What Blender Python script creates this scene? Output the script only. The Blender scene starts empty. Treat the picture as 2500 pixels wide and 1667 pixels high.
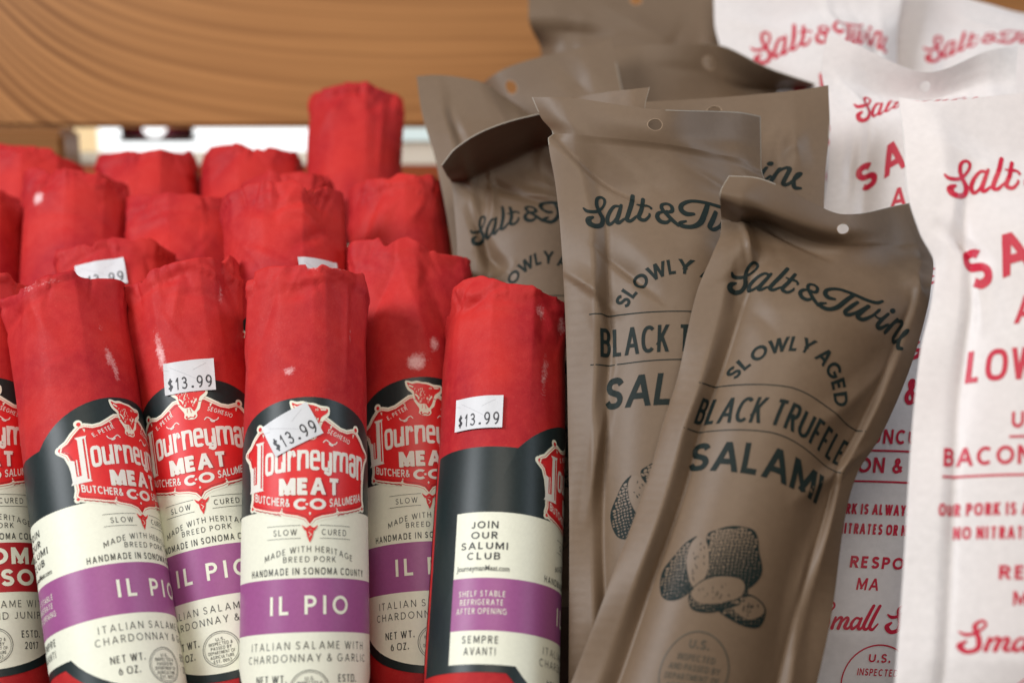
import bpy, bmesh, math, random
import numpy as np
from mathutils import Vector
from mathutils.geometry import tessellate_polygon, delaunay_2d_cdt

SC = bpy.context.scene
COL = SC.collection
MM = 0.001

# ------------------------------------------------------------------ camera
PITCH = math.radians(12.0)
CAMZ = 0.36
FPX = 2500 * 50.0 / 36.0                    # focal length in photo pixels
cam = bpy.data.cameras.new('camera'); cam.lens = 50; cam.sensor_width = 36; cam.sensor_fit = 'HORIZONTAL'
cam.clip_start = 0.01; cam.clip_end = 100
cam.dof.use_dof = True; cam.dof.focus_distance = 0.504; cam.dof.aperture_fstop = 5.6
camo = bpy.data.objects.new('camera', cam); COL.objects.link(camo)
camo.location = (0, 0, CAMZ); camo.rotation_euler = (math.pi/2 - PITCH, 0, 0)
SC.camera = camo
FWD = np.array([0, math.cos(PITCH), -math.sin(PITCH)])
UP = np.array([0, math.sin(PITCH), math.cos(PITCH)])
RIGHT = np.array([1.0, 0, 0]); EYE = np.array([0, 0, CAMZ])

def P(px, py, d):
    """world point seen at photo pixel (px,py), d metres in front of the camera"""
    px = np.asarray(px, float)[..., None]; py = np.asarray(py, float)[..., None]; d = np.asarray(d, float)[..., None]
    return EYE + FWD*d + RIGHT*((px-1250)/FPX*d) + UP*((833.5-py)/FPX*d)

# ------------------------------------------------------------------ world, lamps, exposure
world = bpy.data.worlds.new('World'); SC.world = world; world.use_nodes = True
bg = world.node_tree.nodes['Background']
bg.inputs[0].default_value = (1.0, 0.93, 0.86, 1); bg.inputs[1].default_value = 0.115

def area(name, loc, target, sx, sy, power, color):
    l = bpy.data.lights.new(name, 'AREA'); l.shape = 'RECTANGLE'; l.size = sx; l.size_y = sy
    l.energy = power; l.color = color
    o = bpy.data.objects.new(name, l); COL.objects.link(o); o.location = loc
    o.rotation_euler = (Vector(target)-Vector(loc)).to_track_quat('-Z', 'Y').to_euler()
    return o
area('room_light', (0.02, -0.12, 0.86), (0, 0.5, 0.26), 0.45, 0.40, 3.3, (1.0, 0.88, 0.75))
area('left_window_light', (-0.78, 0.06, 0.80), (0, 0.5, 0.26), 0.42, 0.42, 10.6, (0.93, 0.96, 1.0))
area('right_window_light', (1.20, 0.25, 0.95), (0.1, 0.5, 0.28), 0.5, 0.5, 6.0, (0.78, 0.88, 1.0))
area('skylight', (0.05, 0.62, 1.25), (0.0, 0.55, 0.25), 0.8, 0.4, 1.6, (0.92, 0.96, 1.0))
SC.view_settings.view_transform = 'Standard'; SC.view_settings.look = 'None'
SC.view_settings.exposure = 0.0; SC.view_settings.gamma = 1.0
SC.view_settings.use_curve_mapping = False
SC.cycles.use_denoising = True
SC.cycles.max_bounces = 8

# ------------------------------------------------------------------ materials
def srgb(r, g, b):
    f = lambda c: (c/255/12.92) if c/255 <= 0.04045 else ((c/255+0.055)/1.055)**2.4
    return (f(r), f(g), f(b), 1)

class N:
    def __init__(s, name):
        s.m = bpy.data.materials.new(name); s.m.use_nodes = True; s.t = s.m.node_tree
        s.b = s.t.nodes['Principled BSDF']; s.out = s.t.nodes['Material Output']
    def n(s, typ, **kw):
        x = s.t.nodes.new(typ)
        for k, v in kw.items(): setattr(x, k, v)
        return x
    def l(s, a, b): s.t.links.new(a, b)
    def math(s, op, a, b=None, clamp=False):
        x = s.n('ShaderNodeMath', operation=op, use_clamp=clamp)
        for i, v in enumerate((a, b)):
            if v is None: continue
            if hasattr(v, 'links'): s.l(v, x.inputs[i])
            else: x.inputs[i].default_value = v
        return x.outputs[0]
    def noise(s, scale, detail=3, rough=0.55, coord=None):
        x = s.n('ShaderNodeTexNoise'); x.inputs['Scale'].default_value = scale
        x.inputs['Detail'].default_value = detail; x.inputs['Roughness'].default_value = rough
        s.l(coord if coord is not None else s.coord(), x.inputs['Vector'])
        return x.outputs['Fac']
    def coord(s):
        if not hasattr(s, '_c'): s._c = s.n('ShaderNodeTexCoord').outputs['Object']
        return s._c
    def mix(s, fac, a, b):
        x = s.n('ShaderNodeMix', data_type='RGBA')
        for i, v in ((0, fac), (6, a), (7, b)):
            if hasattr(v, 'links'): s.l(v, x.inputs[i])
            else: x.inputs[i].default_value = v
        return x.outputs[2]
    def ramp(s, fac, stops):
        x = s.n('ShaderNodeValToRGB'); e = x.color_ramp.elements
        while len(e) < len(stops): e.new(0.5)
        for el, (p, c) in zip(e, stops): el.position = p; el.color = c
        s.l(fac, x.inputs[0]); return x.outputs[0]
    def bump(s, h, strength, dist):
        x = s.n('ShaderNodeBump'); x.inputs['Strength'].default_value = strength; x.inputs['Distance'].default_value = dist
        s.l(h, x.inputs['Height']); s.l(x.outputs[0], s.b.inputs['Normal'])
    def mixv(s, c, k=0.06):
        return tuple(min(1, v*(1+k)) for v in c[:3])+(1,), tuple(v*(1-k) for v in c[:3])+(1,)

def mat_paper(name, col, rough=0.55, var=0.06, bump=0.0, spec=0.35, scale=700):
    m = N(name); hi, lo = m.mixv(col, var)
    f = m.noise(scale, 4, 0.6)
    m.l(m.ramp(f, [(0.3, lo), (0.7, hi)]), m.b.inputs['Base Color'])
    m.b.inputs['Roughness'].default_value = rough; m.b.inputs['Specular IOR Level'].default_value = spec
    if bump: m.bump(f, bump, 0.0003)
    return m.m

def mat_red_wrapper():
    m = N('red_butcher_paper')
    fine = m.noise(1500, 4, 0.72); mid = m.noise(260, 4, 0.6); big = m.noise(38, 2, 0.5)
    base = m.ramp(big, [(0.35, (0.36, 0.0115, 0.0185, 1)), (0.68, (0.510, 0.0235, 0.0195, 1))])
    base = m.mix(m.math('MULTIPLY', m.ramp(mid, [(0.35, (0, 0, 0, 1)), (0.7, (1, 1, 1, 1))]), 0.35), base, (0.57, 0.046, 0.040, 1))
    fib = m.ramp(fine, [(0.62, (0, 0, 0, 1)), (0.74, (1, 1, 1, 1))])
    base = m.mix(m.math('MULTIPLY', fib, 0.34), base, (0.72, 0.15, 0.11, 1))
    dk = m.ramp(fine, [(0.28, (1, 1, 1, 1)), (0.40, (0, 0, 0, 1))])
    base = m.mix(m.math('MULTIPLY', dk, 0.35), base, (0.36, 0.006, 0.010, 1))
    a = m.n('ShaderNodeAttribute', attribute_name='scuff')
    sn = m.noise(1300, 6, 0.75); sn2 = m.noise(330, 3, 0.6)
    s = m.math('MULTIPLY', m.math('ADD', sn, m.math('MULTIPLY', sn2, 0.6)), 0.62)
    s = m.math('SUBTRACT', m.math('ADD', s, a.outputs['Fac']), 0.86)
    s = m.math('MULTIPLY', s, 3.2, True)
    base = m.mix(m.math('MULTIPLY', s, 0.9), base, (0.84, 0.56, 0.56, 1))
    m.l(base, m.b.inputs['Base Color'])
    m.l(m.ramp(fine, [(0.3, (0.66,)*3+(1,)), (0.7, (0.50,)*3+(1,))]), m.b.inputs['Roughness'])
    m.b.inputs['Specular IOR Level'].default_value = 0.17
    m.bump(m.math('ADD', fine, m.math('MULTIPLY', mid, 1.4)), 0.30, 0.0003)
    return m.m

def mat_pouch(name, col, transl=0.0, hole=True, rough=0.5, spec=.32, tint=None):
    m = N(name); hi, lo = m.mixv(col, 0.05)
    f = m.noise(420, 4, 0.6); g = m.noise(22, 2)
    base = m.mix(m.math('MULTIPLY', m.ramp(g, [(0.35, (0,)*3+(1,)), (0.65, (1,)*3+(1,))]), 0.5), m.ramp(f, [(0.3, lo), (0.7, hi)]), tint or lo)
    m.l(base, m.b.inputs['Base Color'])
    m.b.inputs['Roughness'].default_value = rough; m.b.inputs['Specular IOR Level'].default_value = spec
    m.bump(m.math('ADD', m.math('MULTIPLY', m.noise(1500, 2), 0.12), m.noise(75, 3, 0.6)), 0.14, 0.0012)
    shader = m.b.outputs[0]
    if transl:
        tr = m.n('ShaderNodeBsdfTranslucent'); m.l(base, tr.inputs['Color'])
        mx = m.n('ShaderNodeMixShader'); mx.inputs[0].default_value = transl
        m.l(shader, mx.inputs[1]); m.l(tr.outputs[0], mx.inputs[2]); shader = mx.outputs[0]
    if hole:                                  # hang hole punched through the header: ellipse in the sheet's own millimetres
        uv = m.n('ShaderNodeUVMap', uv_map='sheet'); sp = m.n('ShaderNodeSeparateXYZ'); m.l(uv.outputs[0], sp.inputs[0])
        dx = m.math('DIVIDE', sp.outputs[0], 2.5); dy = m.math('DIVIDE', m.math('SUBTRACT', sp.outputs[1], 5.4), 1.95)
        r = m.math('SQRT', m.math('ADD', m.math('MULTIPLY', dx, dx), m.math('MULTIPLY', dy, dy)))
        rim = m.math('LESS_THAN', r, 1.10)
        m.l(m.mix(rim, base, (min(.82, col[0]*1.9), min(.8, col[1]*2.0), min(.8, col[2]*2.1), 1)), m.b.inputs['Base Color'])
        tp = m.n('ShaderNodeBsdfTransparent'); mx = m.n('ShaderNodeMixShader')
        m.l(m.math('LESS_THAN', r, 1.0), mx.inputs[0]); m.l(shader, mx.inputs[1]); m.l(tp.outputs[0], mx.inputs[2])
        shader = mx.outputs[0]
    m.l(shader, m.out.inputs['Surface'])
    return m.m

def mat_wood(name, light, dark, xoff=0.0, sweep=0.045):
    m = N(name)
    sp = m.n('ShaderNodeSeparateXYZ'); m.l(m.coord(), sp.inputs[0])
    x, z = sp.outputs[0], sp.outputs[2]
    e = m.n('ShaderNodeMath', operation='POWER'); e.inputs[0].default_value = math.e
    m.l(m.math('MULTIPLY', m.math('ADD', x, xoff), -17.0), e.inputs[1])
    g = m.math('SUBTRACT', z, m.math('MULTIPLY', e.outputs[0], sweep))
    cv = m.n('ShaderNodeCombineXYZ'); m.l(m.math('MULTIPLY', x, 0.06), cv.inputs[0]); m.l(g, cv.inputs[2])
    cvw = m.n('ShaderNodeCombineXYZ'); m.l(m.math('MULTIPLY', x, 0.35), cvw.inputs[0]); m.l(z, cvw.inputs[2])
    w = m.noise(9, 2, 0.5, cvw.outputs[0])
    gw = m.math('ADD', g, m.math('MULTIPLY', w, 0.016))
    def streak(sx, sc, det):
        c = m.n('ShaderNodeCombineXYZ'); m.l(m.math('MULTIPLY', x, sx), c.inputs[0]); m.l(gw, c.inputs[2])
        return m.noise(sc, det, 0.55, c.outputs[0])
    near = m.math('MULTIPLY', e.outputs[0], 1.25, True)
    ln = m.math('MULTIPLY', m.math('ADD', m.math('SINE', m.math('ADD', m.math('MULTIPLY', gw, 880.0), m.math('MULTIPLY', streak(0.02, 60, 1), 11.0))), 1.0), 0.5)
    ln = m.math('POWER', ln, 0.55)
    rings = streak(0.003, 330, 2)
    wgt = m.math('ADD', m.math('MULTIPLY', near, 0.85), 0.12)
    band = m.math('MULTIPLY', ln, wgt)
    fib = streak(0.012, 700, 3); big = streak(0.25, 9, 2)
    f = m.math('ADD', m.math('MULTIPLY', band, 0.33), m.math('MULTIPLY', fib, 0.36))
    f = m.math('ADD', m.math('ADD', f, m.math('MULTIPLY', rings, 0.36)), m.math('MULTIPLY', big, 0.50))
    f = m.math('ADD', f, m.math('MULTIPLY', near, -0.22))
    m.l(m.ramp(f, [(0.42, dark), (0.80, light)]), m.b.inputs['Base Color'])
    m.b.inputs['Roughness'].default_value = 0.42
    m.b.inputs['Specular IOR Level'].default_value = 0.4
    m.bump(f, 0.12, 0.0006)
    return m.m

def mat_emit(name, col, s):
    m = N(name); m.b.inputs['Base Color'].default_value = (0.05, 0.05, 0.05, 1)
    m.b.inputs['Emission Color'].default_value = col; m.b.inputs['Emission Strength'].default_value = s
    return m.m

M_RED = mat_red_wrapper()
M_BLACK = mat_paper('label_black_ink', (0.0125, 0.0215, 0.0225, 1), 0.40, 0.12, 0.05, 0.32)
M_CREAM = mat_paper('label_cream_paper', (0.77, 0.775, 0.64, 1), 0.48, 0.03, 0.05)
M_PURPLE = mat_paper('label_purple_ink', (0.315, 0.085, 0.245, 1), 0.42, 0.05, 0.05)
M_LRED = mat_paper('label_red_ink', (0.66, 0.018, 0.020, 1), 0.42, 0.05, 0.05)
M_LRED2 = mat_paper('label_deep_red_ink', (0.40, 0.014, 0.020, 1), 0.42, 0.05, 0.05)
M_INK = mat_paper('label_text_ink', (0.034, 0.040, 0.040, 1), 0.45, 0.1)
M_WTEXT = mat_paper('label_white_ink', (0.74, 0.72, 0.66, 1), 0.45, 0.03)
M_STICK = mat_paper('sticker_paper', (0.60, 0.61, 0.63, 1), 0.42, 0.02, 0.03)
M_STINK = mat_paper('sticker_ink', (0.035, 0.036, 0.042, 1), 0.5, 0.15)
M_SLIT = mat_paper('sticker_cut', (0.33, 0.33, 0.35, 1), 0.6, 0.05)
BROWN = (0.160, 0.107, 0.067, 1)
M_BROWN = mat_pouch('kraft_film', BROWN, rough=0.47, tint=(0.137, 0.090, 0.056, 1))
M_BRIM = mat_paper('kraft_cut_edge', (0.27, 0.235, 0.19, 1), 0.5, 0.1)
M_GREEN = mat_paper('dark_green_print', (0.0095, 0.0165, 0.0150, 1), 0.55, 0.1, 0, 0.14)
M_KBROWN = mat_paper('kraft_print_gap', (0.160, 0.108, 0.068, 1), 0.46, 0.05)
M_FAINT = mat_paper('faint_print', (0.068, 0.062, 0.046, 1), 0.4, 0.1)
M_WHITE = mat_pouch('white_film', (0.88, 0.845, 0.835, 1), 0.22, rough=0.38, tint=(0.87, 0.80, 0.79, 1))
M_WRIM = mat_paper('white_cut_edge', (0.80, 0.78, 0.77, 1), 0.5, 0.03)
M_CRIM = mat_paper('crimson_print', (0.52, 0.010, 0.042, 1), 0.4, 0.06)
M_BROWN2 = mat_pouch('kraft_film_unpunched', BROWN, hole=False, rough=0.47, tint=(0.137, 0.090, 0.056, 1))
M_WHITE2 = mat_pouch('white_film_unpunched', (0.88, 0.845, 0.835, 1), 0.22, hole=False, rough=0.38, tint=(0.87, 0.80, 0.79, 1))
M_DARKIN = mat_paper('dark_liner', (0.03, 0.026, 0.022, 1), 0.5, 0.1)

# ------------------------------------------------------------------ object helpers
def tag(o, label=None, cat=None, group=None, kind=None):
    for k, v in (('label', label), ('category', cat), ('group', group), ('kind', kind)):
        if v: o[k] = v
    return o
def empty(name, loc):
    o = bpy.data.objects.new(name, None); COL.objects.link(o); o.location = loc; o.empty_display_size = 0.01
    return o
def mesh_obj(name, V, F, mats, fm=None, parent=None, origin=None, smooth=True, attrs=None, uv=None):
    V = np.asarray(V, float)
    if origin is not None: V = V - np.asarray(origin)
    me = bpy.data.meshes.new(name); me.from_pydata(V.tolist(), [], [list(f) for f in F])
    for m in mats: me.materials.append(m)
    if fm is not None: me.polygons.foreach_set('material_index', np.asarray(fm, dtype=np.int32))
    if smooth: me.polygons.foreach_set('use_smooth', np.ones(len(me.polygons), dtype=bool))
    for k, a in (attrs or {}).items():
        at = me.attributes.new(k, 'FLOAT', 'POINT'); at.data.foreach_set('value', np.asarray(a, dtype=np.float32))
    if uv is not None:
        l = me.uv_layers.new(name='sheet'); idx = np.empty(len(me.loops), dtype=np.int32)
        me.loops.foreach_get('vertex_index', idx); l.data.foreach_set('uv', np.asarray(uv, dtype=np.float32)[idx].ravel())
    me.update()
    o = bpy.data.objects.new(name, me); COL.objects.link(o)
    if parent is not None: o.parent = parent
    elif origin is not None: o.location = origin
    return o
def grid_faces(nr, nc, wrap=False, base=0):
    r = np.arange(nr-1)[:, None]; c = np.arange(nc if wrap else nc-1)[None, :]
    c2 = (c+1) % nc
    return (np.stack([r*nc+c, r*nc+c2, (r+1)*nc+c2, (r+1)*nc+c], -1).reshape(-1, 4)+base)

# ------------------------------------------------------------------ flat artwork: polygons in millimetres, laid on surfaces later
def catmull(pts, n=8, closed=False):
    p = np.asarray(pts, float); m = len(p); out = []
    rng = m if closed else m-1
    for i in range(rng):
        a = p[(i-1) % m] if (closed or i > 0) else 2*p[0]-p[1]
        b = p[i]; c = p[(i+1) % m]
        d = p[(i+2) % m] if (closed or i+2 < m) else 2*p[-1]-p[-2]
        for k in range(n):
            t = k/n
            out.append(0.5*((2*b)+(c-a)*t+(2*a-5*b+4*c-d)*t*t+(3*b-a-3*c+d)*t**3))
    if not closed: out.append(p[-1])
    return np.array(out)
def arc(cx, cy, rx, ry, a0, a1, n=14, sq=2.0):
    t = np.radians(np.linspace(a0, a1, n+1)); c, s = np.cos(t), np.sin(t)
    e = 2.0/sq
    return np.stack([cx+rx*np.sign(c)*np.abs(c)**e, cy+ry*np.sign(s)*np.abs(s)**e], -1)
def strip_quads(pts, w, closed=False, cap=False, ext=0.0):
    p = np.asarray(pts, float)[:, :2]
    keep = [0]+[i for i in range(1, len(p)) if np.hypot(*(p[i]-p[i-1])) > 1e-7]
    p = p[keep]; w = np.broadcast_to(np.asarray(w, float), (len(pts),))[keep]
    if len(p) < 2: return []
    if closed and np.hypot(*(p[0]-p[-1])) < 1e-6: p = p[:-1]; w = w[:-1]
    if ext and not closed:
        d = p[0]-p[1]; p[0] = p[0]+d/np.hypot(*d)*ext
        d = p[-1]-p[-2]; p[-1] = p[-1]+d/np.hypot(*d)*ext
    m = len(p); L = []; R = []
    for i in range(m):
        if closed: a = p[i]-p[i-1]; b = p[(i+1) % m]-p[i]
        else:
            a = p[i]-p[i-1] if i > 0 else p[1]-p[0]; b = p[i+1]-p[i] if i < m-1 else p[-1]-p[-2]
        a = a/np.hypot(*a); b = b/np.hypot(*b); t = a+b
        if np.hypot(*t) < 1e-3: t = b
        t = t/np.hypot(*t); nrm = np.array([-t[1], t[0]])
        k = min(1.6, 1/max(0.3, abs(np.dot(nrm, [-b[1], b[0]]))))
        L.append(p[i]+nrm*w[i]/2*k); R.append(p[i]-nrm*w[i]/2*k)
    q = [[R[i], R[(i+1) % m], L[(i+1) % m], L[i]] for i in range(m if closed else m-1)]
    if cap and not closed:
        for e, o in ((0, 1), (m-1, m-2)):
            d = p[e]-p[o]; a0 = math.degrees(math.atan2(d[1], d[0]))
            q.append(list(arc(p[e][0], p[e][1], w[e]/2, w[e]/2, a0-90, a0+90, 8)))
    return q
def clip_y(poly, y0, y1):
    for yy, s in ((y0, 1), (y1, -1)):
        out = []
        for i in range(len(poly)):
            a = np.asarray(poly[i-1], float); b = np.asarray(poly[i], float)
            ia = s*(a[1]-yy) >= -1e-9; ib = s*(b[1]-yy) >= -1e-9
            if ia != ib: out.append(a+(b-a)*(yy-a[1])/(b[1]-a[1]))
            if ib: out.append(b)
        poly = out
        if len(poly) < 3: return []
    return poly

# stroke alphabet in a unit box: (width, [(points, is_diagonal, closed)])
def glyph(ch, sq=2.0):
    A = lambda *a, **k: arc(*a, sq=sq, **k)
    J = lambda *a: np.vstack([np.atleast_2d(np.asarray(x, float)) for x in a])
    ln = lambda *p: (np.array(p, float), False, False)
    dg = lambda *p: (np.array(p, float), True, False)
    cu = lambda p, n=6: (catmull(p, n), False, False)
    G = {
     'A': (.80, [dg((0, 0), (.5, 1)), dg((1, 0), (.5, 1)), ln((.17, .30), (.83, .30))]),
     'B': (.62, [ln((0, -.0), (0, 1)), (J((0, 1), A(.5, .77, .44, .23, 90, -90), (0, .54)), False, False), (J((0, .54), A(.52, .27, .48, .27, 90, -90), (0, 0)), False, False)]),
     'C': (.78, [(A(.54, .5, .54, .5, 48, 312, n=24), False, False)]),
     'D': (.74, [ln((0, 0), (0, 1)), (J((0, 1), A(.45, .5, .55, .5, 90, -90, n=18), (0, 0)), False, False)]),
     'E': (.54, [ln((0, 0), (0, 1)), ln((0, 1), (1, 1)), ln((0, .52), (.88, .52)), ln((0, 0), (1, 0))]),
     'F': (.52, [ln((0, 0), (0, 1)), ln((0, 1), (1, 1)), ln((0, .50), (.88, .50))]),
     'G': (.84, [(J(A(.52, .5, .52, .5, 48, 335, n=26), (1, .46), (.58, .46)), False, False)]),
     'H': (.70, [ln((0, 0), (0, 1)), ln((1, 0), (1, 1)), ln((0, .52), (1, .52))]),
     'I': (.01, [ln((0, 0), (0, 1))]),
     'J': (.42, [(J((1, 1), A(.45, .28, .55, .28, 0, -150)), False, False)]),
     'K': (.66, [ln((0, 0), (0, 1)), dg((.02, .36), (.95, 1)), dg((.34, .56), (1, 0))]),
     'L': (.55, [ln((0, 0), (0, 1)), ln((0, 0), (1, 0))]),
     'M': (.86, [ln((0, 0), (0, 1)), dg((.02, 1), (.5, .22)), dg((.98, 1), (.5, .22)), ln((1, 0), (1, 1))]),
     'N': (.74, [ln((0, 0), (0, 1)), dg((.02, 1), (.98, 0)), ln((1, 0), (1, 1))]),
     'O': (.90, [(A(.5, .5, .5, .5, 0, 360, n=34), False, True)]),
     'P': (.58, [ln((0, 0), (0, 1)), (J((0, 1), A(.5, .73, .5, .27, 90, -90), (0, .46)), False, False)]),
     'R': (.62, [ln((0, 0), (0, 1)), (J((0, 1), A(.48, .74, .47, .26, 90, -90), (0, .48)), False, False), dg((.45, .48), (1, 0))]),
     'S': (.58, [cu([(.94, .84), (.76, .97), (.48, 1), (.17, .94), (.05, .75), (.2, .58), (.52, .50), (.83, .42), (.98, .24), (.82, .05), (.48, 0), (.2, .03), (.0, .17)])]),
     'T': (.68, [ln((.5, 0), (.5, 1)), ln((0, 1), (1, 1))]),
     'U': (.70, [(J((0, 1), A(.5, .36, .5, .36, 180, 360), (1, 1)), False, False)]),
     'V': (.76, [dg((0, 1), (.5, 0)), dg((1, 1), (.5, 0))]),
     'W': (1.10, [dg((0, 1), (.27, 0)), dg((.5, 1), (.27, 0)), dg((.5, 1), (.73, 0)), dg((1, 1), (.73, 0))]),
     'Y': (.72, [dg((0, 1), (.5, .44)), dg((1, 1), (.5, .44)), ln((.5, 0), (.5, .46))]),
     'Z': (.62, [ln((0, 1), (1, 1)), dg((.98, 1), (.02, 0)), ln((0, 0), (1, 0))]),
     '&': (.72, [cu([(1, 0), (.62, .38), (.26, .78), (.34, .97), (.55, .98), (.64, .82), (.45, .62), (.1, .38), (.04, .16), (.3, 0), (.62, .05), (.86, .28), (.95, .46)])]),
     '.': (.01, [ln((0, -.01), (0, .10))]),
     '0': (.58, [(A(.5, .5, .5, .5, 0, 360, n=28), False, True)]),
     '1': (.26, [ln((.9, 0), (.9, 1)), dg((0, .76), (.88, .98))]),
     '2': (.58, [cu([(.04, .76), (.18, .94), (.5, 1), (.84, .92), (.92, .70), (.7, .42), (.3, .18), (.0, .0), (.02, 0), (1, 0)])]),
     '3': (.54, [cu([(.04, .86), (.28, .99), (.62, .98), (.88, .80), (.78, .60), (.45, .53), (.44, .53), (.85, .44), (1, .24), (.78, .04), (.42, 0), (.0, .12)])]),
     '5': (.56, [cu([(.92, 1), (.16, 1), (.08, .56), (.5, .64), (.9, .5), (1, .3), (.8, .05), (.4, 0), (0, .12)])]),
     '6': (.58, [(A(.5, .32, .5, .32, 0, 360, n=22), False, True), cu([(.03, .4), (.2, .72), (.62, 1)])]),
     '7': (.56, [ln((0, 1), (1, 1)), dg((.98, 1), (.3, 0))]),
     '9': (.54, [(A(.5, .68, .5, .32, 0, 360, n=22), False, True), cu([(1, .68), (.97, .42), (.8, .16), (.5, 0), (.3, .0)])]),
     '$': (.56, [cu([(.94, .78), (.5, .90), (.12, .72), (.45, .5), (.92, .3), (.5, .1), (.04, .22)]), ln((.5, -.02), (.5, 1.02))]),
     # tall condensed lower case for the shield's name
     'o': (.50, [(A(.5, .5, .5, .5, 0, 360, n=34), False, True)]),
     'u': (.56, [(J((0, 1), A(.42, .26, .42, .26, 180, 330), (.84, .5)), False, False), ln((1, 0), (1, 1))]),
     'r': (.46, [ln((.12, 0), (.12, 1)), cu([(.14, .66), (.4, .9), (.78, .98), (1, .72)])]),
     'n': (.56, [ln((0, 0), (0, 1)), (J((0, .5), A(.58, .74, .42, .26, 150, 0), (1, 0)), False, False)]),
     'e': (.50, [(J((.04, .54), (1, .54), A(.5, .5, .5, .5, 6, 320, n=34)), False, False)]),
     'y': (.56, [(J((0, 1), A(.42, .26, .42, .26, 180, 330), (.84, .5)), False, False), cu([(1, 1), (1, .3), (.96, -.14), (.7, -.26), (.2, -.16)])]),
     'm': (.92, [ln((0, 0), (0, 1)), (J((0, .5), A(.29, .74, .21, .26, 150, 0), (.5, 0)), False, False), (J((.5, .5), A(.79, .74, .21, .26, 150, 0), (1, 0)), False, False)]),
     'a': (.50, [(J((.06, .76), A(.5, .78, .48, .22, 165, 0), (1, 0)), False, False), (A(.46, .28, .46, .28, 0, 360, n=24), False, True)]),
    }
    return G.get(ch)

def stext(s, cap, wt=0.14, wx=1.0, tr=0.22, sq=2.0, align='c', fit=None, space=0.42):
    """stroke lettering: list of polygons in mm, baseline y=0; wt = stroke weight, tr = gap, both in cap heights"""
    x = 0.0; polys = []
    for ch in s:
        if ch == ' ': x += space*wx; continue
        g = glyph(ch, sq)
        if g is None: continue
        w, strokes = g; w = w*wx+(max(0, wt-.12)*1.1 if w > .05 else 0); W = max(0, w-wt) if w > .05 else 0
        adv = w if w > .05 else wt
        low = ch in 'y$'
        for pts, diag, closed in strokes:
            p = np.array(pts, float)
            X = x+wt/2+p[:, 0]*W; Y = wt/2+p[:, 1]*(1-wt)
            if diag:
                X = x+wt*0.42+p[:, 0]*(W+wt*0.16); Y = p[:, 1]
            q = np.stack([X, Y], -1)
            if len(q) == 2:
                q = np.array([q[0]+(q[1]-q[0])*t for t in np.linspace(0, 1, 4)])
                if not diag:
                    d = q[1]-q[0]
                    if abs(d[0]) < 1e-9: q[0][1] -= wt/2; q[-1][1] += wt/2
            for poly in strip_quads(q, wt, closed, ext=(wt*0.9 if diag else 0)):
                if not low: poly = clip_y(poly, 0, 1)
                if len(poly) >= 3: polys.append(np.asarray(poly, float))
        x += adv+tr*wx
    x -= tr*wx
    k = cap if fit is None else fit/x
    ox = {'c': -x/2, 'l': 0, 'r': -x}[align]
    out = []
    for p in polys:
        q = p.copy(); q[:, 0] = (q[:, 0]+ox)*k; q[:, 1] *= cap
        out.append(q)
    return out, x*k
def bftext(s, cap, align='c', fit=None, off=0.0):
    """filled lettering from Blender's built-in font"""
    c = bpy.data.curves.new('t', 'FONT'); c.body = s; c.size = 1; c.offset = off; c.resolution_u = 3
    o = bpy.data.objects.new('t', c); COL.objects.link(o)
    dg = bpy.context.evaluated_depsgraph_get(); me = bpy.data.meshes.new_from_object(o.evaluated_get(dg))
    v = np.array([(a.co.x, a.co.y) for a in me.vertices]); f = [list(p.vertices) for p in me.polygons]
    bpy.data.objects.remove(o); bpy.data.curves.remove(c); bpy.data.meshes.remove(me)
    k = cap/0.69; x0, x1 = v[:, 0].min(), v[:, 0].max(); kx = k if fit is None else fit/(x1-x0)
    v[:, 0] = (v[:, 0]-{'c': (x0+x1)/2, 'l': x0, 'r': x1}[align])*kx; v[:, 1] *= k
    return [v[i] for i in f]
def move(polys, dx=0, dy=0, rot=0.0):
    c, s = math.cos(math.radians(rot)), math.sin(math.radians(rot))
    return [np.stack([p[:, 0]*c-p[:, 1]*s+dx, p[:, 0]*s+p[:, 1]*c+dy], -1) for p in polys]
def warp(polys, f):
    return [np.stack(f(p[:, 0], p[:, 1]), -1) for p in polys]
def bend(R):
    """wrap lettering round a circle of radius R (arch for R>0), apex of the baseline at the origin"""
    return lambda x, y: ((R+y)*np.sin(x/R), (R+y)*np.cos(x/R)-R)

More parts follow.
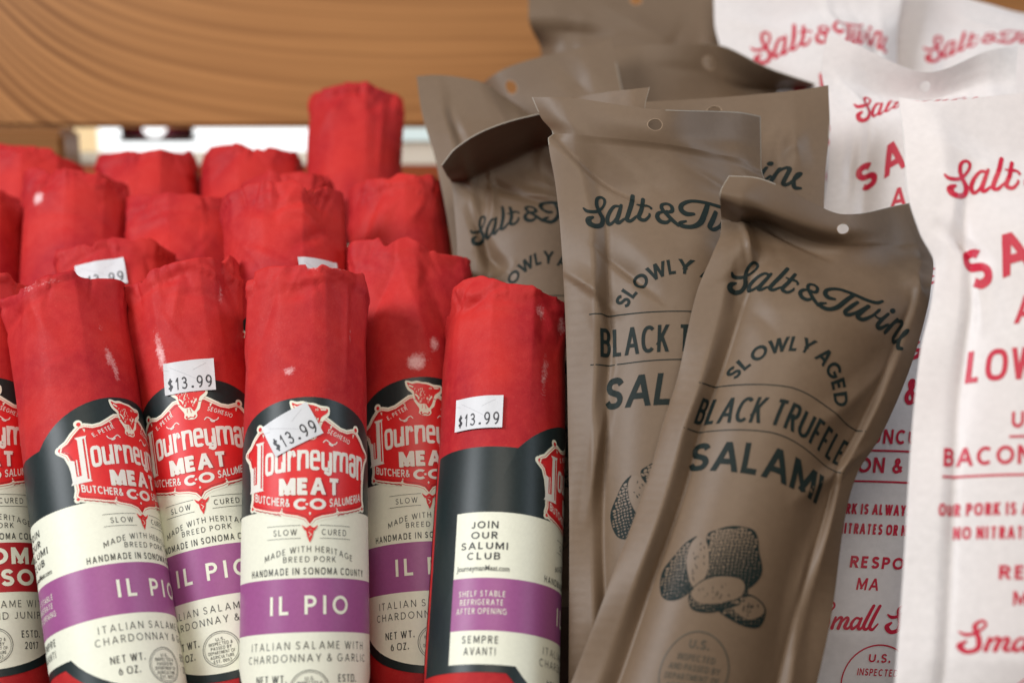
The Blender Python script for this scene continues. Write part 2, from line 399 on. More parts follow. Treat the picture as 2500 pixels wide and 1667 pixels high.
class Art:
    def __init__(s): s.p = []; s.k = 0
    def poly(s, pts, mat, z, holes=()):
        loops = [np.asarray(pts, float)]+[np.asarray(h, float) for h in holes]
        allp = np.vstack(loops)
        for t in tessellate_polygon([[Vector((a[0], a[1], 0)) for a in l] for l in loops]):
            s.p.append((allp[list(t)], z, mat))
    def polys(s, ps, mat, z):
        for p in ps:
            s.k += 1; s.p.append((np.asarray(p, float), z+(s.k % 97)*0.0006, mat))
    def line(s, pts, w, mat, z, closed=False, cap=False):
        s.polys(strip_quads(pts, w, closed, cap), mat, z)
    def disc(s, x, y, r, mat, z, ry=None): s.poly(arc(x, y, r, ry or r, 0, 345, 23), mat, z)
    def ring(s, x, y, r, w, mat, z): s.line(arc(x, y, r, r, 0, 352, 44), w, mat, z, True)
    def build(s, dx, dy, xr, yr, mats):
        V = []; F = []; Mi = []; b = 0
        bm = bmesh.new()
        for p, z, m in s.p:
            if len(p) < 3: continue
            a = 0.5*abs(np.dot(p[:, 0], np.roll(p[:, 1], 1))-np.dot(p[:, 1], np.roll(p[:, 0], 1)))
            if a < 1e-7: continue
            sg = np.dot(p[:, 0], np.roll(p[:, 1], -1))-np.dot(p[:, 1], np.roll(p[:, 0], -1))
            q = p if sg > 0 else p[::-1]
            f = bm.faces.new([bm.verts.new((c[0], c[1], z)) for c in q]); f.material_index = mats.index(m)
        for lo, hi, st, ax in ((xr[0], xr[1], dx, 0), (yr[0], yr[1], dy, 1)):
            for t in np.arange(lo, hi, st):
                co = Vector((t, 0, 0)) if ax == 0 else Vector((0, t, 0)); no = Vector((1, 0, 0)) if ax == 0 else Vector((0, 1, 0))
                bmesh.ops.bisect_plane(bm, geom=bm.verts[:]+bm.edges[:]+bm.faces[:], dist=1e-6, plane_co=co, plane_no=no)
        bmesh.ops.triangulate(bm, faces=[f for f in bm.faces if len(f.verts) > 4])
        bm.verts.index_update()
        V = np.array([v.co[:] for v in bm.verts]); F = [[v.index for v in f.verts] for f in bm.faces]; Mi = [f.material_index for f in bm.faces]
        bm.free()
        return V, F, Mi

# ------------------------------------------------------------------ roll label artwork (x = arc length, y = height above the flavour band)
LAB_MATS = [M_BLACK, M_CREAM, M_PURPLE, M_LRED, M_LRED2, M_INK, M_WTEXT]
def arch_pts(x0, x1, y, half, rise, up=1, n=26):
    """straight edge at y from x0 to x1 with an arch of the given half-width in the middle"""
    R = (half**2+rise**2)/(2*rise)
    xs = np.linspace(-half, half, n)
    ys = y+up*(np.sqrt(np.maximum(0, R*R-xs*xs))-(R-rise))
    return [(x0, y)]+list(zip(xs, ys))+[(x1, y)]
def shield_pts(grow=0.0):
    half = [(0, 27.4), (-1.6, 29.6), (-4, 30.6), (-8, 31.4), (-9.2, 32.0), (-13, 32.6), (-18, 34.0), (-20.6, 34.9), (-21.6, 36.0), (-20.9, 38.0), (-21.0, 43), (-21.8, 48),
            (-23.2, 52), (-25.2, 53.6), (-24.6, 55.6), (-22.6, 56.6), (-20.4, 59.2), (-18.0, 61.6), (-16.4, 62.0), (-13.6, 61.2), (-10.6, 61.8), (-8, 63.4), (-5.4, 65.2), (-2, 65.6), (0, 65.6)]
    l = half+[(-x, y) for x, y in half[-2:0:-1]]
    p = np.array(l, float)
    if grow:
        n = len(p); q = []
        area2 = sum(p[i-1][0]*p[i][1]-p[i][0]*p[i-1][1] for i in range(n)); sg = 1 if area2 < 0 else -1
        for i in range(n):
            a = p[i]-p[i-1]; b = p[(i+1) % n]-p[i]
            t = a/np.hypot(*a)+b/np.hypot(*b); t = t/np.hypot(*t)
            q.append(p[i]+sg*grow*np.array([-t[1], t[0]]))
        p = np.array(q)
    return p
def bull(A, z):
    cx, cy, k = 1078.0, 520.0, 46.0
    T = lambda pts: [((x-cx)/k, 65.3-(y-cy)/k) for x, y in pts]
    A.poly(catmull(T([(765, 225), (800, 198), (880, 222), (960, 212), (1050, 238), (1150, 250), (1245, 285), (1335, 292), (1384, 310), (1392, 390), (1372, 455), (1300, 520), (1262, 600), (1235, 690), (1180, 745), (1182, 815), (1130, 860), (1030, 850), (975, 810), (985, 735), (935, 640), (895, 560), (880, 450), (800, 360)]), 3, True), M_CREAM, z)
    A.poly(catmull(T([(800, 235), (880, 268), (960, 255), (1050, 270), (1150, 290), (1240, 330), (1350, 335), (1352, 400), (1265, 470), (1235, 530), (1200, 640), (1150, 720), (1120, 690), (1085, 640), (1010, 640), (950, 590), (915, 500), (905, 405), (840, 340)]), 3, True), M_LRED, z+.04)
    A.line(T([(1000, 790), (1020, 835), (1075, 815), (1130, 835), (1150, 795)]), .36, M_LRED, z+.04)
    A.disc(*T([(1015, 800)])[0], .35, M_LRED, z+.045); A.disc(*T([(1145, 805)])[0], .35, M_LRED, z+.045)
    rnd = random.Random(5)
    for i in range(58):
        x = rnd.uniform(925, 1225); y = rnd.uniform(300, 600)
        if y > 430 and not (960 < x < 1200): continue
        if y > 540 and not (1000 < x < 1150): continue
        l = rnd.uniform(22, 46); dx = (x-1075)*0.14+rnd.uniform(-8, 8)
        A.line(T([(x, y), (x+dx, y+l)]), .15, M_CREAM, z+.08)
    A.line(T([(1205, 500), (1165, 560), (1160, 580)]), .5, M_CREAM, z+.08)
    A.line(T([(925, 460), (965, 500), (985, 550)]), .5, M_CREAM, z+.08)
    A.line(T([(1245, 355), (1330, 352)]), .5, M_CREAM, z+.08); A.line(T([(830, 290), (900, 330)]), .5, M_CREAM, z+.08)
    A.line(T([(1080, 650), (1095, 740)]), .2, M_LRED, z+.08); A.line(T([(1040, 660), (1030, 730)]), .15, M_LRED, z+.08)

def roll_art(flavour='IL PIO', text=True):
    A = Art()
    L0, L1 = -67.2, 67.2
    A.poly(arch_pts(L0, L1, 57.6, 33.5, 16)+arch_pts(L0, L1, -23.3, 34.5, 16.2, -1)[::-1], M_BLACK, .10)
    A.poly([(-54, 33)]+[(x, 33) for x in np.linspace(-52, L1, 60)]+arch_pts(-54, L1, -20.7, 31.5, 16, -1)[::-1], M_CREAM, .14)
    band = M_PURPLE if flavour == 'IL PIO' else M_LRED2
    A.poly([(-54, 9.2), (-54, -9.2), (L1, -9.2), (L1, 9.2)], band, .18)
    # shield
    A.poly(shield_pts(1.25), M_CREAM, .22)
    A.poly(shield_pts(.42), M_LRED, .26)
    A.line(shield_pts(-.02), .50, M_CREAM, .30, True)
    A.line(shield_pts(-.95), .26, M_LRED2, .30, True)
    for sx in (-1, 1):
        A.disc(sx*18.2, 63.2, 1.5, M_CREAM, .225); A.disc(sx*18.0, 63.0, .75, M_LRED, .31)
        A.disc(sx*25.6, 54.6, 1.5, M_CREAM, .225); A.disc(sx*25.2, 54.6, .75, M_LRED, .31)
        A.disc(sx*21.6, 34.6, 1.2, M_CREAM, .225); A.disc(sx*21.4, 34.8, .6, M_LRED, .31)
        for x, y, a, b in ((16.6, 61.2, 16.3, 59.6), (7.4, 63.2, 7.0, 61.8), (9.4, 32.4, 9.0, 34.0), (23.8, 53.4, 22.2, 52.6)):
            A.polys([[(sx*(x-.45), y), (sx*(x+.45), y), (sx*a, b)]], M_CREAM, .32)
        A.line([(sx*(9.5+t*1.0), 31.1+.28*t+(0.22 if t % 2 else -0.05)) for t in range(11)], .34, M_LRED2, .33)
        # flourishes beside the bull's nose
        A.line(catmull([(sx*4.4, 57.0), (sx*5.4, 57.9), (sx*6.6, 57.1), (sx*7.6, 56.4), (sx*8.8, 56.7), (sx*9.4, 57.5)], 5), .34, M_WTEXT, .34)
        A.line(catmull([(sx*6.4, 56.8), (sx*7.0, 56.1), (sx*7.9, 56.0)], 4), .45, M_WTEXT, .35)
    bull(A, .34)
    # ornament under the tip
    A.polys([catmull([(-2.6, 27.6), (-1.2, 26.6), (0, 27.4), (1.2, 26.6), (2.6, 27.6), (1.5, 25.6), (0, 26.2), (-1.5, 25.6)], 3, True)], M_LRED, .33)
    A.poly([(-1.3, 25.9), (-.9, 23.6), (0, 21.4), (.9, 23.6), (1.3, 25.9)], M_LRED, .31)
    A.line([(-.5, 25.2), (.4, 24.2), (-.3, 23.4)], .2, M_CREAM, .34)
    # panel seam at the other end
    if text:
        top = lambda x: 54.2-.0016*x*x
        bot = lambda x: 46.9-.0062*x*x
        env = lambda x, y: (x, bot(x)+y*(top(x)-bot(x)))
        p, w = stext('ourneyman', 1.0, wt=.175, wx=1.0, tr=.05, sq=4.6, align='l')
        k = 37.2/w
        p = [np.stack([q[:, 0]*k-15.5, q[:, 1]], -1) for q in p]
        # letters keep heavy stems and lighter arches: squeeze the strokes vertically
        A.polys(warp(p, env), M_WTEXT, .34)
        for a, b, w_ in ((-18.3, 0, 1.7), (-16.6, 0, .45)):
            A.polys([[(a-w_/2, 41.2), (a+w_/2, 41.2), (a+w_/2, 57.4), (a-w_/2, 57.4)]], M_WTEXT, .34)
        A.polys([[(-20.0, 58.0), (-16.0, 58.2), (-16.5, 57.2), (-19.2, 57.0)], [(-23.0, 40.3), (-16.0, 40.6), (-16.8, 41.6), (-22.2, 41.8)], [(-22.3, 41.6), (-17.6, 41.5), (-17.6, 43.4), (-22.3, 43.0)]], M_WTEXT, .345)
        A.polys([[(-22.4, 41.5), (-20.9, 41.5), (-20.9, 49.2), (-22.8, 50.0)]], M_WTEXT, .35)
        A.polys([[(-20.4, 43.5), (-20.0, 43.5), (-20.0, 49.6), (-20.4, 49.6)]], M_WTEXT, .35)
        p, w = stext('MEAT', 5.9, wt=.235, tr=.15, fit=20.4)
        A.polys(move(p, .55, 37.9), M_LRED2, .33); A.polys(move(p, .35, 38.1), M_CREAM, .335)
        A.polys(move(p, 0, 38.3), M_WTEXT, .40)
        p, w = stext('CO', 4.0, wt=.24, tr=.08, fit=10.6); A.polys(move(p, 0, 32.9), M_WTEXT, .34)
        A.polys([[(-1.4, 34.5), (-.6, 34.5), (-.6, 35.2), (-1.4, 35.2)], [(-.4, 31.6), (0, 31.0), (.4, 31.6), (0, 32.2)]], M_WTEXT, .40)
        sl = lambda sx: (lambda x, y: (x, y+34.2+.0062*x*x+(abs(1)*0)))
        p, w = stext('BUTCHER&', 2.9, wt=.17, tr=.12, fit=13.4, sq=2.6); A.polys(warp(move(p, -13.2, 0), lambda x, y: (x, y+33.6+.009*x*x)), M_WTEXT, .34)
        p, w = stext('SALUMERIA', 2.9, wt=.17, tr=.12, fit=13.4, sq=2.6); A.polys(warp(move(p, 13.2, 0), lambda x, y: (x, y+33.6+.009*x*x)), M_WTEXT, .34)
        p, w = stext('E. PETER', 1.7, wt=.15, tr=.26, fit=8.2); A.polys(move(p, -9.9, 58.9, 24), M_WTEXT, .34)
        p, w = stext('SEGHESIO', 1.7, wt=.15, tr=.26, fit=9.2); A.polys(move(p, 10.0, 58.8, -22), M_WTEXT, .34)
        p, w = stext('SLOW', 2.1, wt=.12, tr=.34, fit=8.0); A.polys(move(p, -8.2, 24.1), M_INK, .20)
        p, w = stext('CURED', 2.1, wt=.12, tr=.34, fit=9.0); A.polys(move(p, 8.4, 24.1), M_INK, .20)
        for y in (23.0, 27.5):
            for a, b in ((-14.6, -3.0), (3.2, 14.6)): A.line([(a, y), (b, y)], .16, M_INK, .20)
        p, w = stext('MADE WITH HERITAGE', 2.1, wt=.12, tr=.32, fit=31); A.polys(warp(p, lambda x, y: (x, y+18.2-.0125*x*x)), M_INK, .20)
        p, w = stext('BREED PORK', 2.0, wt=.12, tr=.34, fit=17.5); A.polys(move(p, 0, 14.7), M_INK, .20)
        p, w = stext('HANDMADE IN SONOMA COUNTY', 2.4, wt=.165, tr=.36, fit=43, sq=3.2); A.polys(move(p, 0, 10.4), M_INK, .20)
        if flavour == 'IL PIO':
            p, w = stext('IL PIO', 6.4, wt=.17, tr=.36, fit=26.5); A.polys(move(p, 0, -3.2), M_CREAM, .24)
            d = ('ITALIAN SALAME WITH', 'CHARDONNAY & GARLIC')
        else:
            p, w = stext('SONOMA', 6.2, wt=.22, tr=.16, fit=42); A.polys(move(p, 0, 1.1), M_CREAM, .24)
            p, w = stext('ROSSO', 6.2, wt=.22, tr=.16, fit=31); A.polys(move(p, 0, -7.0), M_CREAM, .24)
            d = ('ITALIAN SALAME WITH', 'RED WINE AND JUNIPER')
        p, w = stext(d[0], 2.6, wt=.105, tr=.40, fit=42); A.polys(move(p, 0, -14.9), M_INK, .20)
        p, w = stext(d[1], 2.6, wt=.105, tr=.36, fit=45); A.polys(move(p, 0, -19.1), M_INK, .20)
        for x, a, b in ((-13.0, 'NET WT.', '6 OZ.'), (13.2, 'ESTD.', '2017')):
            p, w = stext(a, 2.6, wt=.13, tr=.22, wx=.78, sq=3); A.polys(move(p, x, -26), M_INK, .20)
            p, w = stext(b, 2.6, wt=.13, tr=.22, wx=.78, sq=3); A.polys(move(p, x, -30.2), M_INK, .20)
        A.ring(0, -28.2, 6.3, .22, M_INK, .20); A.ring(0, -28.2, 5.7, .14, M_INK, .20)
        for i, (t, w_) in enumerate((('U.S.', 3), ('INSPECTED &', 8), ('PASSED BY', 7), ('DEPARTMENT OF', 9), ('AGRICULTURE', 8), ('EST. 40057', 6))):
            p, w = stext(t, 1.15, wt=.15, tr=.2, fit=w_, sq=3); A.polys(move(p, 0, -25.2-i*1.55), M_INK, .20)
        # panel beside the seam
        for t, y, w_ in (('JOIN', 27.0, 9.2), ('OUR', 23.2, 9.0), ('SALUMI', 19.4, 16.0), ('CLUB', 15.7, 11.2)):
            p, w = stext(t, 2.6, wt=.17, tr=.26, fit=w_); A.polys(move(p, -43.6, y), M_INK, .20)
        A.polys(move(bftext('JourneymanMeat.com', 1.9, fit=18.0, off=.012), -43.8, 11.7), M_INK, .20)
        for t, y, w_ in (('SHELF STABLE', 2.6, 15.6), ('REFRIGERATE', -.4, 14.4), ('AFTER OPENING', -3.5, 16.8)):
            p, w = stext(t, 2.0, wt=.13, tr=.3, fit=w_, sq=3); A.polys(move(p, -43.6, y), M_CREAM, .24)
        for t, y, w_ in (('SEMPRE', -13.6, 12), ('AVANTI', -17.6, 10.4)):
            p, w = stext(t, 2.6, wt=.15, tr=.34, fit=w_, sq=3); A.polys(move(p, -43.4, y), M_INK, .20)
    return A.build(2.0, 5.0, (-66, 67), (-40, 75), LAB_MATS)

def sticker_art(text=True):
    A = Art()
    A.poly([(-8.7, -6.1), (8.7, -6.1), (8.7, 6.1), (-8.7, 6.1)], M_STICK, .0)
    if text:
        A.line([(-6.6, 4.2), (2.2, -1.2)], .09, M_SLIT, .04); A.line([(6.2, 4.6), (1.4, 2.2)], .09, M_SLIT, .04)
        A.line([(-8.6, 3.4), (-6.8, 2.9)], .08, M_SLIT, .04)
        x = -7.6
        for ch, w_ in (('$', 2.0), ('1', .85), ('3', 2.0), ('.', 0), ('9', 2.05), ('9', 2.05)):
            if ch == '.':
                A.disc(x+.75, -4.3, .46, M_STINK, .04); x += 2.2; continue
            p, w = stext(ch, 4.7, wt=.125 if ch != '$' else .17, align='l', fit=w_)
            A.polys(move(p, x, -4.8), M_STINK, .04); x += w_+(1.0 if ch != '1' else 1.05)
    return A.build(.8, 2.0, (-8, 8), (-6, 6), [M_STICK, M_STINK, M_SLIT])

ART_ROLL = roll_art(); ART_ROSSO = roll_art('ROSSO'); ART_PLAIN = roll_art(text=False)
ART_STICK = sticker_art()

def tent(y, w):
    """sharp fold profile; w may differ on its two sides"""
    if isinstance(w, tuple): w = np.where(y > 0, w[0], w[1])
    return np.maximum(0, 1-np.abs(y)/w)**1.3

# ------------------------------------------------------------------ paper-wrapped salami roll
HS = 0.945
ROLL_GROUP = 'paper-wrapped salami rolls standing in the bin'
def roll(label, top, low, R=21.5, rim=None, rot=0.0, art=None, stickers=(), wtop=0.0, dtop=0.0, facet=.95, seed=1, scuffs=(), creases=(), length=190.0, hlab=None, ncr=9, camp=1.0, jit=1.3, lab_drop=0, box=0.0, fold=.85):
    rnd = random.Random(seed); R_ = R*MM
    Tf = P(top[0], top[1], top[2]-R_*.97); Bf = P(low[0], low[1], low[2]-R_*.97)
    a = (Tf-Bf); dist = np.linalg.norm(a); a = a/dist
    view = (Tf+Bf)/2-EYE; view /= np.linalg.norm(view)
    f = -(view-a*np.dot(view, a)); f /= np.linalg.norm(f); r = np.cross(a, f); r /= np.linalg.norm(r)
    if np.dot(r, RIGHT) < 0: r = -r
    htop = dist/MM if hlab is None else hlab
    O = Bf-f*R_ if hlab is None else (Tf-f*R_)-a*htop*MM
    hbot = htop-length
    base = O+a*hbot*MM
    th0 = math.radians(rot)
    # rim height as a function of angle (front half follows the photo's outline)
    rim = rim or [(-1, 0), (1, 0)]
    rs = np.array([q[0] for q in rim]); rv = np.array([q[1] for q in rim])*(top[2]/FPX)/MM
    ph = [rnd.uniform(0, 6.28) for _ in range(4)]
    jx = np.sort(np.array([rnd.uniform(-1, 1) for _ in range(11)])); jy = np.array([rnd.uniform(-1.0, 1.0) for _ in range(11)])*jit
    def rimh(th):
        s = np.sin(th); fr = np.interp(s, rs, rv)
        bk = np.interp(s, [-1, 1], [rv[0], rv[-1]])+.8*np.sin(3*th+ph[0])
        w = np.clip(np.cos(th)*3+.5, 0, 1)
        fr = fr+box*R*(1-np.abs(np.cos(th)))*.36
        return fr*w+bk*(1-w)+np.interp(s, jx, jy)*w
    K = 8
    pang = np.array([i*2*math.pi/K+rnd.uniform(-.3, .3) for i in range(K)]); pd = np.array([rnd.uniform(.935, 1.0) for _ in range(K)])
    # stiff paper folds into flat facets: random heights over a triangulation, straight creases between them
    per = 2*math.pi*R; fp = []
    for dh, n, am in ((-6, 15, 1.0), (2, 15, 1.15), (7, 13, 1.2), (14, 12, 1.0), (24, 10, .75), (37, 8, .55), (54, 6, .36), (74, 5, .2), (98, 4, .08)):
        o = rnd.random()
        for i in range(n):
            x = ((i+o+rnd.uniform(-.36, .36))/n*per) % per-per/2
            v = rnd.uniform(-1, 1)*am*camp*fold; y = htop-dh-rnd.uniform(-.3, .3)*min(dh+8, 16)
            for k in (-1, 0, 1):
                if abs(x+k*per) < per*.62: fp.append((x+k*per, y, v))
    tri = delaunay_2d_cdt([Vector(p[:2]) for p in fp], [], [], 0, 1e-5)
    tv = [(q.x, q.y) for q in tri[0]]; to = tri[3]; tf = [tuple(f) for f in tri[2]]
    tz = [fp[o[0]][2] for o in to]
    def facets(s, h):
        out = np.zeros(np.broadcast(s, h).shape); s, h = np.broadcast_arrays(s, h)
        for a, b, c in tf:
            (x0, y0), (x1, y1), (x2, y2) = tv[a], tv[b], tv[c]
            if max(y0, y1, y2) < h.min() or min(y0, y1, y2) > h.max(): continue
            D = (y1-y2)*(x0-x2)+(x2-x1)*(y0-y2)
            if abs(D) < 1e-9: continue
            l0 = ((y1-y2)*(s-x2)+(x2-x1)*(h-y2))/D; l1 = ((y2-y0)*(s-x2)+(x0-x2)*(h-y2))/D; l2 = 1-l0-l1
            m = (l0 >= -1e-9) & (l1 >= -1e-9) & (l2 >= -1e-9)
            out = np.where(m, l0*tz[a]+l1*tz[b]+l2*tz[c], out)
        return out
    cr = list(creases)
    for i in range(ncr//3):
        cr.append((rnd.uniform(-32, 32), htop-abs(rnd.gauss(0, 15))-2, rnd.uniform(-75, 75), rnd.uniform(8, 24), (rnd.uniform(1.2, 3), rnd.uniform(3, 8)), camp*rnd.choice((-1, 1))*rnd.uniform(.35, .95)))
    for i in range(15):                       # sharp pleats running down from the folded end
        wa, wb = rnd.uniform(.35, .7), rnd.uniform(1.6, 3.6); L = rnd.uniform(4, 13)
        cr.append((rnd.uniform(-R*2, R*2)+th0*0, htop-rnd.uniform(0, 4), rnd.choice((-1, 1))*rnd.uniform(48, 88), L, (wa, wb) if rnd.random() < .5 else (wb, wa), rnd.choice((-1, 1))*rnd.uniform(.45, 1.1)*camp))
    for i in range(4):                        # lapped flaps: the paper ends in a straight step
        cr.append(((i-1.5)*R*.62+rnd.uniform(-7, 7), htop-rnd.uniform(1.5, 7.5), rnd.uniform(-26, 26), rnd.uniform(8, 17), (rnd.uniform(4, 8), .35), rnd.uniform(.7, 1.35)))
    def disp(th, h):
        s = th*R; d = .16*np.sin(s*.11+h*.05+ph[2])+.12*np.sin(h*.13-s*.07+ph[3])+facets(s, h)
        for s0, h0, ang, L, w, am in cr:
            ca, sa = math.cos(math.radians(ang)), math.sin(math.radians(ang))
            x = (s-s0)*ca+(h-h0)*sa; y = -(s-s0)*sa+(h-h0)*ca
            d = d+am*tent(y, w)*np.clip(1-np.abs(x)/L, 0, 1)**.8
        return d
    def rad(th, h):
        dth = np.cos(th[..., None]-pang)
        poly = np.min(np.where(dth > .25, pd*R/np.maximum(dth, .25), 9e9), -1); poly = np.minimum(poly, R*1.05)
        t = np.clip((h-(htop-62))/62, 0, 1)**1.3*facet
        return R+(poly-R)*t+disp(th, h)*np.clip((h-htop+80)/40, .35, 1)
    def place(th, h, rr):
        tt = np.clip((h-(htop-50))/50, 0, 1); tt = tt*tt*(3-2*tt)
        X = rr*np.sin(th)*(1+wtop*tt); Fd = rr*np.cos(th)*(1-dtop*tt)
        return O+a*(h*MM)[..., None]+r*(X*MM)[..., None]+f*(Fd*MM)[..., None]
    def surf(s, h, off):                      # arc length from the label's centre, height, lift off the paper
        h = h*HS-lab_drop
        th = th0+s/R
        th = (th+math.pi) % (2*math.pi)-math.pi
        return place(th, h, rad(th, h)+off+.08)
    # wrapper
    nt = 200; th = np.linspace(-math.pi, math.pi, nt, endpoint=False)
    q = np.concatenate([np.linspace(0, .5, 26), np.linspace(.5, 1, 74)[1:]])
    ht = htop+rimh(th)
    rows = []; hs = []; er = .8
    for qi in q:
        h = hbot+(ht-er-hbot)*qi if qi > .5 else hbot+(htop-hbot)*qi+(ht-htop-er)*qi
        rows.append(place(th, h, rad(th, h))); hs.append(h)
    rt = rad(th, ht-er)
    for k in (35, 65, 90):
        kk = math.radians(k); h = ht-er+er*math.sin(kk); rows.append(place(th, h, rt-er+er*math.cos(kk))); hs.append(h)
    mean = ht.mean()
    pl = np.sin(5*th+ph[1])+.6*np.sin(9*th+ph[0])
    for rho in (.9, .75, .55, .32, .1):
        h = mean-1.5+(ht-mean+1.5)*rho**1.5+pl*1.1*(1-rho)*rho*3
        rows.append(place(th, h, (rt-er)*rho)); hs.append(h)
    V = np.concatenate(rows); H = np.concatenate(hs); nr = len(rows)
    F = grid_faces(nr, nt, True).tolist()
    F.append(list(range(nt-1, -1, -1))); F.append([(nr-1)*nt+i for i in range(nt)])
    S = np.tile(((th-th0+math.pi) % (2*math.pi)-math.pi)*R, nr)
    sc = np.zeros(len(V))
    for s0, h0, sx, sh, am in scuffs:
        sc += (am+.10)*np.exp(-((S-s0)/(1.5*sx))**2-((H-h0*HS)/(1.35*sh))**2)
    edge = np.exp(-((H-np.tile(ht, nr))/1.0)**2)*.20
    root = empty('salami_roll', base)
    tag(root, label, 'salami roll', ROLL_GROUP)
    mesh_obj('wrapper', V, F, [M_RED], parent=root, origin=base, attrs={'scuff': np.clip(sc+edge, 0, .66)})
    av, af, ai = art if art is not None else ART_PLAIN
    mesh_obj('paper_label', surf(av[:, 0], av[:, 1], av[:, 2]), af, LAB_MATS, ai, root, base)
    for sx, sh, sr in stickers:
        sv, sf, si = ART_STICK; c, s_ = math.cos(math.radians(sr)), math.sin(math.radians(sr))
        X = sv[:, 0]*c-sv[:, 1]*s_+sx; Y = (sv[:, 0]*s_+sv[:, 1]*c)/HS*.98+sh
        lift = .72+.35*np.clip((np.abs(sv[:, 0])-6.5)/2.2, 0, 1)**2
        mesh_obj('price_sticker', surf(X, Y, sv[:, 2]+lift), sf, [M_STICK, M_STINK, M_SLIT], si, root, base)
    return root, htop

# ------------------------------------------------------------------ pouch artwork (x from the middle, y = millimetres below the top edge, stored negative)
def salt_and_twine(A, mat, z, scale=1.0, vbase=38.7):
    def K(pts): return [(-32+(x-130)/34.8, (y-515)/34.8, w/34.8) for x, y, w in pts]
    fc, fs = math.cos(math.radians(18)), math.sin(math.radians(18))
    bx, by = -32+(1230-130)/34.8, (390-515)/34.8
    def Fz(pts):
        o = []
        for x, y, w in pts:
            dx, dy = (x-1195)/32., (y-470)/32.
            o.append((bx+dx*fc+dy*fs, by-dx*fs+dy*fc, w/32.))
        return o
    st = [K([(140, 345, 24), (170, 383, 42), (225, 392, 44), (285, 380, 40), (345, 335, 30), (395, 272, 30), (410, 215, 34), (375, 186, 32), (325, 215, 38), (300, 300, 44), (315, 400, 48), (336, 470, 52), (312, 545, 54), (245, 570, 56), (185, 545, 62), (172, 490, 66), (222, 462, 34)]),
          K([(562, 318, 34), (500, 308, 36), (430, 380, 42), (388, 470, 46), (402, 530, 44), (452, 508, 32), (520, 415, 26), (566, 315, 36)]),
          K([(575, 298, 34), (525, 410, 46), (490, 495, 48), (512, 522, 42), (575, 480, 28)]),
          K([(745, 168, 46), (690, 290, 50), (622, 430, 50), (602, 490, 48), (642, 510, 42), (715, 455, 28)]),
          K([(842, 220, 42), (780, 370, 48), (736, 460, 48), (752, 500, 44), (802, 508, 40), (850, 462, 30), (856, 436, 24)]),
          K([(750, 303, 20), (800, 318, 36), (858, 314, 36), (892, 345, 30), (886, 366, 20)]),
          K([(1178, 582, 40), (1105, 512, 46), (1045, 432, 46), (1012, 360, 44), (1030, 308, 40), (1088, 298, 38), (1128, 335, 42), (1122, 398, 46), (1080, 414, 42), (1060, 398, 26)]),
          K([(1012, 405, 34), (962, 425, 44), (938, 475, 50), (972, 530, 50), (1036, 545, 46), (1086, 515, 34)]),
          Fz([(1285, 545, 34), (1222, 526, 54), (1195, 470, 54), (1238, 412, 48), (1350, 395, 42), (1480, 440, 44), (1620, 512, 46), (1730, 542, 44), (1802, 520, 30)]),
          Fz([(1500, 470, 44), (1400, 560, 52), (1300, 648, 54), (1210, 675, 50), (1135, 645, 48), (1120, 606, 48), (1182, 600, 26)]),
          Fz([(1525, 568, 40), (1440, 640, 48), (1378, 700, 48), (1402, 735, 44), (1490, 705, 36), (1570, 650, 32), (1640, 600, 38)]),
          Fz([(1642, 606, 42), (1545, 700, 48), (1505, 750, 46), (1562, 775, 44), (1655, 735, 36), (1735, 668, 34), (1755, 642, 38), (1705, 690, 24)]),
          Fz([(1690, 700, 24), (1740, 742, 26), (1800, 735, 28), (1862, 682, 34)]),
          Fz([(1862, 680, 40), (1772, 772, 48), (1730, 828, 48), (1772, 850, 42), (1865, 805, 30)]),
          Fz([(1982, 738, 40), (1885, 838, 48), (1836, 886, 44)]),
          Fz([(1852, 866, 28), (1960, 775, 36), (2035, 760, 44), (2060, 800, 48), (2000, 880, 48), (1958, 940, 46), (1985, 975, 42), (2065, 945, 32)]),
          Fz([(2060, 950, 30), (2130, 910, 32), (2152, 882, 34), (2112, 882, 34), (2052, 960, 44), (2042, 1035, 44), (2095, 1060, 30)])]
    for s in st:
        c = catmull(s, 7)
        A.polys(strip_quads(np.stack([c[:, 0]*scale, -(c[:, 1]*scale+vbase)], -1), np.maximum(.25, c[:, 2])*scale, cap=True), mat, z)
    d = Fz([(1915, 635, 70)])[0]
    A.disc(d[0]*scale, -(d[1]*scale+vbase), d[2]/2*scale, mat, z+.03)

